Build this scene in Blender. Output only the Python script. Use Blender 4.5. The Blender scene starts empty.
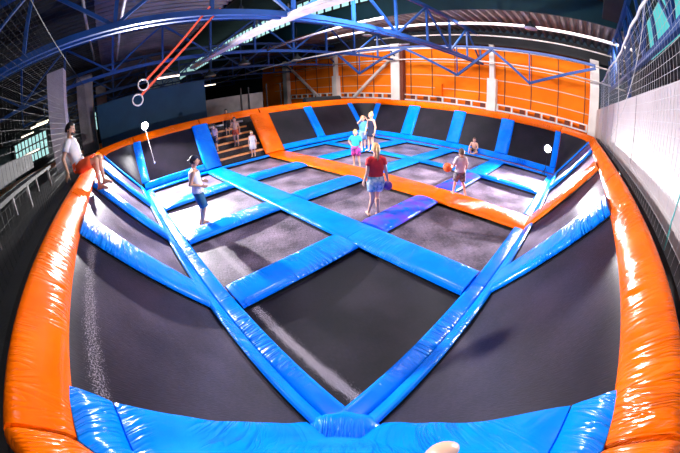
import bpy, bmesh, math, random
from mathutils import Vector, Matrix, Euler, noise
random.seed(7)
sc = bpy.context.scene
COL = sc.collection
PI = math.pi
R_ = math.radians
V = Vector
ORD = ['first', 'second', 'third', 'fourth', 'fifth', 'sixth']

# ------------------------------------------------------------------ helpers
class MB:
    """collects verts / faces / uvs and links them as ONE mesh object"""
    def __init__(s): s.v = []; s.f = []; s.uv = {}
    def add(s, vs, fs, uvs=None):
        b = len(s.v); s.v += [tuple(p) for p in vs]
        for k, f in enumerate(fs):
            s.f.append(tuple(b + i for i in f))
            if uvs: s.uv[len(s.f) - 1] = [uvs[i] for i in f]
        return s
    def box(s, c, d, rot=None):
        h = V(d) / 2; c = V(c); R = rot or Matrix.Identity(3)
        vs = [c + R @ V((x * h.x, y * h.y, z * h.z)) for x in (-1, 1) for y in (-1, 1) for z in (-1, 1)]
        return s.add(vs, [(0, 1, 3, 2), (4, 6, 7, 5), (0, 4, 5, 1), (2, 3, 7, 6), (0, 2, 6, 4), (1, 5, 7, 3)])
    def bar(s, a, b, w, h=None, up=(0, 0, 1)):
        a = V(a); b = V(b); d = b - a; L = d.length; d.normalize(); up = V(up)
        if abs(d.dot(up)) > .98: up = V((1, 0, 0))
        x = d.cross(up).normalized(); y = x.cross(d)
        return s.box((a + b) / 2, (L, w, h or w), Matrix((d, x, y)).transposed())
    def tube(s, pts, r, n=8, cap=True, closed=False):
        pts = [V(p) for p in pts]; m = len(pts)
        rs = r if isinstance(r, (list, tuple)) else [r] * m
        vs = []; nrm = None
        for i, p in enumerate(pts):
            if closed: t = pts[(i + 1) % m] - pts[i - 1]
            else: t = pts[min(i + 1, m - 1)] - pts[max(i - 1, 0)]
            t.normalize()
            if nrm is None:
                nrm = t.orthogonal().normalized()
            nrm = (nrm - t * nrm.dot(t)).normalized(); bn = t.cross(nrm)
            for k in range(n):
                a = 2 * PI * k / n
                vs.append(p + (nrm * math.cos(a) + bn * math.sin(a)) * rs[i])
        fs = []
        for i in range(m if closed else m - 1):
            j = (i + 1) % m
            for k in range(n):
                k2 = (k + 1) % n
                fs.append((i * n + k, i * n + k2, j * n + k2, j * n + k))
        if cap and not closed:
            fs.append(tuple(range(n))[::-1]); fs.append(tuple((m - 1) * n + k for k in range(n)))
        return s.add(vs, fs)
    def lathe(s, prof, c, n=20, axis=(0, 0, 1)):
        c = V(c); ax = V(axis).normalized(); q = V((0, 0, 1)).rotation_difference(ax).to_matrix()
        vs = []
        for (r, z) in prof:
            for k in range(n):
                a = 2 * PI * k / n; vs.append(c + q @ V((r * math.cos(a), r * math.sin(a), z)))
        m = len(prof)
        fs = [(i * n + k, i * n + (k + 1) % n, (i + 1) * n + (k + 1) % n, (i + 1) * n + k) for i in range(m - 1) for k in range(n)]
        fs.append(tuple(range(n))[::-1]); fs.append(tuple((m - 1) * n + k for k in range(n)))
        return s.add(vs, fs)
    def ell(s, c, r, nu=14, nv=10, rot=None):
        c = V(c); R = rot or Matrix.Identity(3); vs = [c + R @ V((0, 0, r[2]))]
        for i in range(1, nv):
            t = PI * i / nv
            for k in range(nu):
                a = 2 * PI * k / nu
                vs.append(c + R @ V((r[0] * math.sin(t) * math.cos(a), r[1] * math.sin(t) * math.sin(a), r[2] * math.cos(t))))
        vs.append(c + R @ V((0, 0, -r[2]))); L = len(vs) - 1; fs = []
        for k in range(nu):
            fs.append((0, 1 + k, 1 + (k + 1) % nu)); fs.append((L, L - nu + (k + 1) % nu, L - nu + k))
        for i in range(nv - 2):
            for k in range(nu):
                a = 1 + i * nu + k; b = 1 + i * nu + (k + 1) % nu
                fs.append((a, a + nu, b + nu, b))
        return s.add(vs, fs)
    def grid(s, P, uvf=None, flip=False):
        """P[i][j] points"""
        n = len(P); m = len(P[0]); vs = [p for r in P for p in r]
        uv = [uvf(i, j) for i in range(n) for j in range(m)] if uvf else None
        fs = [(i * m + j, (i + 1) * m + j, (i + 1) * m + j + 1, i * m + j + 1) for i in range(n - 1) for j in range(m - 1)]
        if flip: fs = [f[::-1] for f in fs]
        return s.add(vs, fs, uv)
    def mesh(s, name):
        me = bpy.data.meshes.new(name); me.from_pydata(s.v, [], s.f)
        if s.uv:
            l = me.uv_layers.new(name='uv')
            for p in me.polygons:
                u = s.uv.get(p.index)
                if u:
                    for k, li in enumerate(p.loop_indices): l.data[li].uv = u[k]
        me.update(); return me
    def build(s, name, m, parent=None, smooth=False, loc=None):
        me = s.mesh(name)
        bm = bmesh.new(); bm.from_mesh(me); bmesh.ops.delete(bm, geom=[v for v in bm.verts if not v.link_faces], context='VERTS'); bmesh.ops.recalc_face_normals(bm, faces=bm.faces); bm.to_mesh(me); bm.free()
        if smooth:
            for p in me.polygons: p.use_smooth = True
        if m: me.materials.append(m)
        o = bpy.data.objects.new(name, me); COL.objects.link(o)
        if parent: o.parent = parent
        if loc is not None: o.location = loc
        return o

def tag(o, label=None, cat=None, group=None, kind=None):
    if label: o['label'] = label
    if cat: o['category'] = cat
    if group: o['group'] = group
    if kind: o['kind'] = kind
    return o
def empty(name, loc=(0, 0, 0), rz=0):
    o = bpy.data.objects.new(name, None); COL.objects.link(o); o.location = loc; o.rotation_euler = (0, 0, rz)
    o.empty_display_size = .1
    return o
def struct(o, label=None):
    o['kind'] = 'structure'
    if label: o['label'] = label
    return o

# ------------------------------------------------------------------ materials
def mat(name, col=(.5, .5, .5), rough=.5, metal=0, emis=None, es=0, spec=.5, coat=0):
    m = bpy.data.materials.new(name); m.use_nodes = True
    b = m.node_tree.nodes['Principled BSDF']
    b.inputs['Base Color'].default_value = (*col, 1); b.inputs['Roughness'].default_value = rough
    b.inputs['Metallic'].default_value = metal; b.inputs['Specular IOR Level'].default_value = spec
    b.inputs['Coat Weight'].default_value = coat
    if emis:
        b.inputs['Emission Color'].default_value = (*emis, 1); b.inputs['Emission Strength'].default_value = es
    return m
def N(m, t, **kw):
    n = m.node_tree.nodes.new(t)
    for k, v in kw.items():
        if k in n.inputs: n.inputs[k].default_value = v
        else: setattr(n, k, v)
    return n
def L(m, a, ao, b, bi): m.node_tree.links.new(a.outputs[ao], b.inputs[bi])
def bsdf(m): return m.node_tree.nodes['Principled BSDF']
def varied(name, c1, c2, scale=3, rough=.6, bump=0, bscale=40, metal=0, spec=.5, detail=4, coord='Object'):
    m = mat(name, c1, rough, metal, spec=spec); b = bsdf(m)
    tc = N(m, 'ShaderNodeTexCoord'); nz = N(m, 'ShaderNodeTexNoise', Scale=scale, Detail=detail)
    L(m, tc, coord, nz, 'Vector')
    r = N(m, 'ShaderNodeValToRGB'); r.color_ramp.elements[0].color = (*c1, 1); r.color_ramp.elements[1].color = (*c2, 1)
    r.color_ramp.elements[0].position = .35; r.color_ramp.elements[1].position = .65
    L(m, nz, 'Fac', r, 'Fac'); L(m, r, 'Color', b, 'Base Color')
    if bump:
        n2 = N(m, 'ShaderNodeTexNoise', Scale=bscale, Detail=3); L(m, tc, coord, n2, 'Vector')
        bp = N(m, 'ShaderNodeBump', Strength=bump, Distance=.02); L(m, n2, 'Fac', bp, 'Height'); L(m, bp, 'Normal', b, 'Normal')
    return m
def vinyl(name, col, col2, wr=.5, rough=.2):
    """padded vinyl sheet: wrinkles run across the pad (uv: x along in metres, y across)"""
    m = mat(name, col, rough, spec=.16, coat=.07); b = bsdf(m); b.inputs['Coat Roughness'].default_value = .12
    uv = N(m, 'ShaderNodeUVMap', uv_map='uv')
    mp = N(m, 'ShaderNodeMapping'); mp.inputs['Scale'].default_value = (11, 1.3, 1); L(m, uv, 'UV', mp, 'Vector')
    oi = N(m, 'ShaderNodeObjectInfo'); ad = N(m, 'ShaderNodeVectorMath', operation='ADD'); cx = N(m, 'ShaderNodeCombineXYZ')
    mu = N(m, 'ShaderNodeMath', operation='MULTIPLY'); mu.inputs[1].default_value = 37.0
    L(m, oi, 'Random', mu, 0); L(m, mu, 0, cx, 'X'); L(m, mu, 0, cx, 'Z')
    L(m, mp, 'Vector', ad, 0); L(m, cx, 'Vector', ad, 1)
    nz = N(m, 'ShaderNodeTexNoise', Scale=1.0, Detail=2.5, Distortion=1.1); L(m, ad, 'Vector', nz, 'Vector')
    # ridged folds: 1-|2n-1|
    m1 = N(m, 'ShaderNodeMath', operation='MULTIPLY_ADD'); m1.inputs[1].default_value = 2; m1.inputs[2].default_value = -1; L(m, nz, 'Fac', m1, 0)
    m2 = N(m, 'ShaderNodeMath', operation='ABSOLUTE'); L(m, m1, 0, m2, 0)
    m3 = N(m, 'ShaderNodeMath', operation='POWER'); m3.inputs[1].default_value = .7; L(m, m2, 0, m3, 0)
    big = N(m, 'ShaderNodeTexNoise', Scale=.9, Detail=1); L(m, uv, 'UV', big, 'Vector')
    rr = N(m, 'ShaderNodeValToRGB'); rr.color_ramp.elements[0].position = .38; rr.color_ramp.elements[1].position = .60; L(m, big, 'Fac', rr, 'Fac')
    m4 = N(m, 'ShaderNodeMath', operation='MULTIPLY'); L(m, m3, 0, m4, 0); L(m, rr, 'Color', m4, 1)
    bp = N(m, 'ShaderNodeBump', Strength=wr, Distance=.055); L(m, m4, 0, bp, 'Height'); L(m, bp, 'Normal', b, 'Normal')
    L(m, bp, 'Normal', b, 'Coat Normal')
    n2 = N(m, 'ShaderNodeTexNoise', Scale=2.2, Detail=4); L(m, uv, 'UV', n2, 'Vector')
    r = N(m, 'ShaderNodeValToRGB'); r.color_ramp.elements[0].color = (*col, 1); r.color_ramp.elements[1].color = (*col2, 1)
    r.color_ramp.elements[0].position = .4; r.color_ramp.elements[1].position = .7
    L(m, n2, 'Fac', r, 'Fac'); L(m, r, 'Color', b, 'Base Color')
    return m
def jump_mat(strip=None, pale=.5, glare=False):
    """woven black polypropylene, lightly dusted, with optional strobe glare put into the colour"""
    m = mat('woven_bed', (.012, .010, .016), .42, spec=.25); b = bsdf(m)
    uv = N(m, 'ShaderNodeUVMap', uv_map='uv')
    n1 = N(m, 'ShaderNodeTexNoise', Scale=1.3, Detail=5); L(m, uv, 'UV', n1, 'Vector')
    mp = N(m, 'ShaderNodeMapping'); mp.inputs['Scale'].default_value = (110, 14, 1); L(m, uv, 'UV', mp, 'Vector')
    n2 = N(m, 'ShaderNodeTexNoise', Scale=1, Detail=2); L(m, mp, 'Vector', n2, 'Vector')
    mx = N(m, 'ShaderNodeMath', operation='MULTIPLY'); L(m, n1, 'Fac', mx, 0); L(m, n2, 'Fac', mx, 1)
    r = N(m, 'ShaderNodeValToRGB'); r.color_ramp.elements[0].color = (.006, .005, .010, 1); r.color_ramp.elements[1].color = (.32, .235, .335, 1) if glare else (.022, .014, .028, 1)
    r.color_ramp.elements[0].position = .14; r.color_ramp.elements[1].position = .42 if glare else .5
    L(m, mx, 0, r, 'Fac'); L(m, r, 'Color', b, 'Base Color')
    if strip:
        # a strip of pale speckle, strobe glare painted into the base colour: (uv axis, centre, half width, speckle)
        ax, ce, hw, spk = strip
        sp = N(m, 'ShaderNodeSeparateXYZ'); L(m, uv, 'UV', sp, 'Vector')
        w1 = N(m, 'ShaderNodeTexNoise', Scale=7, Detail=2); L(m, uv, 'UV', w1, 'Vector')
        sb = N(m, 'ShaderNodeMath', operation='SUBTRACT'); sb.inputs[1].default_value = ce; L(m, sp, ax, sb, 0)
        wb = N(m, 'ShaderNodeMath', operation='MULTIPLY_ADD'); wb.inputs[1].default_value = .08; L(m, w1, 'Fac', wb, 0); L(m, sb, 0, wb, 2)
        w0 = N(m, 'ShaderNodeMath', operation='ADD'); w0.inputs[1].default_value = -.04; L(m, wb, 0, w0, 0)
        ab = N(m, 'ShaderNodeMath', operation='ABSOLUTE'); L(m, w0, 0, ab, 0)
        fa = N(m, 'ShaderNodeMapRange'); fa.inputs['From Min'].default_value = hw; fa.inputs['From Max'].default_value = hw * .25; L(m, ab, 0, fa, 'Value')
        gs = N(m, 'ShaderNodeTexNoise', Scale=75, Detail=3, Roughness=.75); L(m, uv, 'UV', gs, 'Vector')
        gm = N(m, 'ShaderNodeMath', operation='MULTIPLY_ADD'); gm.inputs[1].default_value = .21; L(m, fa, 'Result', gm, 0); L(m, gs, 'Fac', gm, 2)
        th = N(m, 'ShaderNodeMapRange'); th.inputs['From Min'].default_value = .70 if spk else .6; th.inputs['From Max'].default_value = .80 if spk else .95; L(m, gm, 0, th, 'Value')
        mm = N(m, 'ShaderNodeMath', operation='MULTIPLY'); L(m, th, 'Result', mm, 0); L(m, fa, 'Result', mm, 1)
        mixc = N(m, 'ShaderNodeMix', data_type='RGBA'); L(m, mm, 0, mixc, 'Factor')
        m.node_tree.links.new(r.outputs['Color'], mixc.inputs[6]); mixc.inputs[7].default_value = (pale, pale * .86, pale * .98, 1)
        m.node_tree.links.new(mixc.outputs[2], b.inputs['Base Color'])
    bp = N(m, 'ShaderNodeBump', Strength=.35, Distance=.004); L(m, n2, 'Fac', bp, 'Height'); L(m, bp, 'Normal', b, 'Normal')
    
    mp2 = N(m, 'ShaderNodeMapping'); mp2.inputs['Scale'].default_value = (64, 20, 1); L(m, uv, 'UV', mp2, 'Vector')
    n3 = N(m, 'ShaderNodeTexNoise', Scale=1, Detail=4, Roughness=.7); L(m, mp2, 'Vector', n3, 'Vector')
    mr = N(m, 'ShaderNodeMapRange'); mr.inputs['From Min'].default_value = .40; mr.inputs['From Max'].default_value = .62; mr.inputs['To Min'].default_value = .15; mr.inputs['To Max'].default_value = 1.0
    ma = N(m, 'ShaderNodeMath', operation='MULTIPLY_ADD'); ma.inputs[1].default_value = .5; L(m, n1, 'Fac', ma, 0)
    mb2 = N(m, 'ShaderNodeMath', operation='MULTIPLY'); mb2.inputs[1].default_value = .5; L(m, n3, 'Fac', mb2, 0); L(m, mb2, 0, ma, 2)
    L(m, ma, 0, mr, 'Value'); L(m, mr, 'Result', b, 'Sheen Weight')
    b.inputs['Sheen Roughness'].default_value = .3
    b.inputs['Sheen Tint'].default_value = (.85, .68, .92, 1)
    b.inputs['Anisotropic'].default_value = .7
    tg = N(m, 'ShaderNodeTangent'); tg.direction_type = 'UV_MAP'; tg.uv_map = 'uv'; L(m, tg, 'Tangent', b, 'Tangent')
    return m
M = {}
M['blue'] = vinyl('blue_vinyl', (.0, .20, .97), (.0, .26, 1.0), .9)
M['blue_reflect'] = vinyl('blue_vinyl_reflection', (.0, .14, .92), (.24, .03, .72), .7)  # orange wall's reflection painted into the vinyl as purple mottling
M['blue_flat'] = vinyl('blue_vinyl_taut', (.0, .21, .97), (.0, .27, 1.0), .45)
M['orange'] = vinyl('orange_vinyl', (.97, .13, .0), (1.0, .175, .0), .9, .2)
M['bed'] = jump_mat()
M['web'] = varied('black_webbing', (.006, .006, .008), (.02, .018, .022), 25, .6)
M['steel_dark'] = varied('dark_steel', (.02, .022, .03), (.05, .05, .06), 8, .5, metal=.3)
M['truss'] = varied('blue_painted_steel', (.006, .045, .21), (.010, .065, .28), 2, .45)
M['deck'] = varied('galvanised_deck', (.14, .13, .15), (.24, .20, .22), .8, .5, metal=.2)
M['teal_panel'] = varied('teal_roof_panel', (.008, .05, .065), (.012, .07, .085), .7, .6)
M['owall'] = varied('orange_cladding', (.90, .17, .004), (.95, .215, .008), .5, .8, spec=.15)
M['ojoint'] = mat('pale_joint', (.75, .55, .45), .6)
M['white'] = varied('white_paint', (.42, .365, .385), (.50, .44, .46), 1.2, .55)
M['cream'] = varied('pale_painted_concrete', (.72, .66, .67), (.82, .77, .78), 1.2, .6)
M['truss_dark'] = varied('dark_blue_painted_steel', (.006, .03, .14), (.01, .045, .2), 2, .5)
M['whitepipe'] = varied('pale_pipe_paint', (.60, .52, .54), (.78, .72, .74), 2, .45)
M['brown'] = mat('brown_recess', (.16, .035, .02), .7)
M['grey'] = varied('grey_render', (.22, .19, .20), (.33, .29, .30), 1.5, .8)
M['colgrey'] = varied('lilac_grey_concrete', (.36, .31, .38), (.46, .40, .47), 2, .8)
M['dark'] = varied('dark_wall', (.010, .012, .018), (.02, .022, .03), 1, .8)
M['darkblue'] = varied('dark_blue_curtain', (.005, .045, .10), (.008, .06, .13), 1.5, .75)
M['concrete'] = varied('dark_concrete', (.022, .022, .025), (.04, .038, .04), 1.2, .8, .2)
M['netdark'] = mat('dark_net_cord', (.012, .013, .017), .7)
M['netpale'] = mat('pale_net_cord', (.55, .55, .58), .6)
M['tealrope'] = mat('teal_cord', (.08, .40, .40), .6)
M['strap'] = mat('red_orange_webbing', (.85, .07, .015), .6)
M['pale'] = mat('pale_plastic', (.75, .68, .68), .4)
M['black'] = mat('black_plastic', (.012, .012, .014), .4)
M['nosing'] = varied('orange_step_nosing', (.85, .28, .06), (.9, .36, .12), 4, .5)
M['step'] = varied('dark_step_carpet', (.03, .025, .03), (.06, .05, .055), 10, .9)
M['glass'] = mat('daylight_pane', (.2, .3, .3), .2, emis=(.50, .88, .86), es=1.1)
M['glass_teal'] = mat('teal_daylight_pane', (.1, .3, .3), .2, emis=(.10, .62, .60), es=.9)
M['tube'] = mat('fluorescent_tube', (1, 1, 1), .3, emis=(1, .86, .66), es=4)
M['strobe'] = mat('strobe_face', (1, 1, 1), .3, emis=(.9, .95, 1), es=60)

# ------------------------------------------------------------------ camera (a 15.6 mm equisolid fisheye)
cam = bpy.data.cameras.new('camera'); co = bpy.data.objects.new('camera', cam); COL.objects.link(co)
Fv = V((.605, .656, -.451)); yaw, pit, rol = .82507, -.46824, -.03544
Fv = V((math.cos(yaw) * math.cos(pit), math.sin(yaw) * math.cos(pit), math.sin(pit)))
Rv = V((math.sin(yaw), -math.cos(yaw), 0)); Uv = Rv.cross(Fv)
c_, s_ = math.cos(rol), math.sin(rol)
R2 = Rv * c_ + Uv * s_; U2 = Uv * c_ - Rv * s_
co.matrix_world = Matrix.Translation((-.706, -.803, 2.728)) @ Matrix((R2, U2, -Fv)).transposed().to_4x4()
cam.type = 'PANO'; cam.sensor_width = 36; cam.sensor_fit = 'HORIZONTAL'
cam.panorama_type = 'FISHEYE_EQUISOLID'
cam.fisheye_lens = 295.152 * 36 / 680; cam.fisheye_fov = math.radians(240)
cam.clip_start = .05; cam.clip_end = 200
sc.camera = co

# ------------------------------------------------------------------ the court: grid of beds and pads
XB = [(.27, 2.67), (3.43, 5.60), (6.62, 8.88), (9.22, 12.08)]       # beds, out from the left bank
YB = [(.27, 2.36), (3.03, 4.94), (5.62, 7.68), (8.42, 10.45)]       # beds, out from the right bank
XE, YE = 12.36, 10.73
H = 1.83; WL = 1.42; WF = 1.29; WB = 1.02
def wob(p, s, a): return a * noise.noise(V(p) * s)

def pad(name, a, b, side, nrm, w, t, m, crown=.25, taper=True, seed=0, lump=.10):
    """padded strip from a to b; side / nrm are its across and up directions; base at a,b"""
    a = V(a); b = V(b); side = V(side).normalized(); nrm = V(nrm).normalized(); ln = (b - a).length
    n = max(4, int(ln / .14)); mb = MB(); prof = []
    K = 12
    for k in range(K + 1):
        s = -1 + 2 * k / K
        h = (1 - abs(s) ** 9) ** .5
        prof.append((s * w / 2, t * ((1 - crown) * h + crown * h * (1 - s * s))))
    prof = [(-w / 2, 0)] + [( -w / 2 - .0, t * .3)] + prof[1:-1] + [(w / 2, t * .3), (w / 2, 0)]
    P = []; UVs = []; cum = [0]
    for k in range(1, len(prof)): cum.append(cum[-1] + math.hypot(prof[k][0] - prof[k - 1][0], prof[k][1] - prof[k - 1][1]))
    for i in range(n + 1):
        u = i / n; c = a.lerp(b, u); e = 1.0
        if taper:
            d = min(u, 1 - u) * ln
            e = 1 - .35 * max(0, 1 - d / .10) ** 2
        row = []
        for k, (s, h) in enumerate(prof):
            p = c + side * s
            lm = 1 + lump * noise.noise(V((u * ln * 3.1 + seed * 5.3, s * 2.5, seed * 1.7)))
            row.append(p + nrm * (h * e * lm))
        P.append(row)
    mb.grid(P, lambda i, j: (ln * i / n, cum[j]))
    m_ = len(prof); nn = n + 1
    c0 = [tuple(p) for p in P[0]]; c1 = [tuple(p) for p in P[-1]]
    mb.add(c0, [tuple(range(m_))]); mb.add(c1, [tuple(range(m_))[::-1]])
    mb.add([P[0][0], P[0][-1], P[-1][-1], P[-1][0]], [(0, 1, 2, 3)])
    return mb.build(name, m, smooth=True)

def bed(name, o, U, W, nrm, lu, lw, sag=.05, dim=None):
    """jump bed spanning o + U*[0,lu] + W*[0,lw] (unit U, W); returns an object with an edge webbing child"""
    o = V(o); U = V(U); W = V(W); nrm = V(nrm)
    n = 36 if dim else 12; P = []; Q = []
    for i in range(n + 1):
        r1 = []; r2 = []
        for j in range(n + 1):
            u, v = i / n, j / n
            z = -sag * (1 - (2 * u - 1) ** 2) * (1 - (2 * v - 1) ** 2)
            p = o + U * (u * lu) + W * (v * lw) + nrm * z
            if dim: p = p - nrm * (dim[2] * math.exp(-((p.x - dim[0]) ** 2 + (p.y - dim[1]) ** 2) / dim[3] ** 2))
            r1.append(p); r2.append(p - nrm * .008)
        P.append(r1); Q.append(r2)
    mb = MB(); f = lambda i, j: (lu * i / n, lw * j / n)
    mb.grid(P, f); mb.grid(Q, f, True)
    per = [(i, 0) for i in range(n)] + [(n, j) for j in range(n)] + [(i, n) for i in range(n, 0, -1)] + [(0, j) for j in range(n, 0, -1)]
    for k in range(len(per)):
        (i, j), (i2, j2) = per[k], per[(k + 1) % len(per)]
        mb.add([P[i][j], P[i2][j2], Q[i2][j2], Q[i][j]], [(0, 1, 2, 3)], [f(i, j)] * 4)
    ob = mb.build(name, M['bed'], smooth=False)
    for p in ob.data.polygons: p.use_smooth = len(p.vertices) == 4 and p.index < 2 * n * n
    e = MB(); w = .05; t = .006
    for (p0, p1, inn) in ((o, o + U * lu, W), (o + U * lu, o + U * lu + W * lw, -U), (o + U * lu + W * lw, o + W * lw, -W), (o + W * lw, o, U)):
        e.add([p0 + nrm * t, p1 + nrm * t, p1 + inn * w + nrm * t, p0 + inn * w + nrm * t, p0 - nrm * .02, p1 - nrm * .02, p1 + inn * w - nrm * .02, p0 + inn * w - nrm * .02],
              [(0, 1, 2, 3), (7, 6, 5, 4), (0, 4, 5, 1), (2, 6, 7, 3)])
    e.build('edge_webbing', M['web'], ob)
    return ob

GLARE_STRIPS = {('floor', 0, 0): jump_mat(('X', .24, .17, True), .85), ('floor', 0, 1): jump_mat(('X', .55, .15, False), .5, True), ('floor', 0, 3): jump_mat(('X', 1.3, .13, False), .4, True),
        ('left', 0): jump_mat(('Y', 1.86, .13, True), .30)}  # strobe glare streaks painted on these beds as pale strips
GLARE_BED = jump_mat(glare=True)  # paler floor beds: grazing glare put into the base colour
def apply_glare(o, key):
    if key[0] == 'floor' and key != ('floor', 0, 0): o.data.materials[0] = GLARE_BED
    if key in GLARE_STRIPS: o.data.materials[0] = GLARE_STRIPS[key]
ZB = -.12
seed = 0
for i, (x0, x1) in enumerate(XB):
    for j, (y0, y1) in enumerate(YB):
        g = .05
        o = bed('jump_bed', (x0 - g, y0 - g, ZB), (1, 0, 0), (0, 1, 0), (0, 0, 1), x1 - x0 + 2 * g, y1 - y0 + 2 * g, dim=(.93, 5.9, .05, .4) if (i, j) == (0, 2) else None)
        apply_glare(o, ('floor', i, j))
        tag(o, f'flat black jump bed, {ORD[i]} out from left bank, {ORD[j]} out from right bank', 'trampoline', 'flat jump beds in the floor grid')
# cross pads (between neighbouring beds of one row)
YP = [(YB[k][1] + .0, YB[k + 1][0]) for k in range(3)]
for i in range(4):
    for k in range(3):
        ya, yb = YP[k]; xa, xb = XB[i]
        if i == 0: xa = .275
        if i == 3: xb = 12.09
        o = pad('cross_pad', (xa + .01, (ya + yb) / 2, -.05), (xb - .01 + (.0 if i in (0, 3) else .03), (ya + yb) / 2, -.05), (0, 1, 0), (0, 0, 1), yb - ya, .13 if i in (1, 2) else .085,
                M['blue_reflect'] if (k == 0 and i in (1, 2)) else M['blue'], crown=.5 if i in (1, 2) else .12, seed=seed); seed += 1
        tag(o, f'{"purple-reflecting blue" if (k == 0 and i in (1, 2)) else "blue"} cushion between {ORD[k]} and {ORD[k+1]} beds from right bank, {ORD[i]} row from left bank', 'pad', 'blue cross cushions between beds')
# long pads (between rows)
XP = [(2.67, 3.43, 'blue', 'wide flat blue walkway pad'), (5.63, 6.62, 'orange', 'orange walkway pad'), (8.88, 9.22, 'blue', 'narrow blue pad beyond the orange walkway')]
cutY = [.27, 2.70, 5.28, 8.05, 10.46]
cutO = [.01, 2.70, 5.28, 8.05, 10.72]
for k, (xa, xb, cn, txt) in enumerate(XP):
    for j in range(4):
        m = M['orange'] if cn == 'orange' else (M['blue_flat'] if k == 0 else M['blue'])
        cutY_ = cutO if k == 1 else cutY
        o = pad('walkway_pad', ((xa + xb) / 2, cutY_[j] + .004, -.05), ((xa + xb) / 2, cutY_[j + 1] - .004, -.05), (1, 0, 0), (0, 0, 1), xb - xa, .085, m, crown=.10, taper=False, seed=seed); seed += 1
        tag(o, f'{txt}, {ORD[j]} length out from the right bank', 'pad', {0: 'wide blue walkway lengths', 1: 'orange walkway lengths', 2: 'narrow blue pad lengths'}[k])

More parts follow.
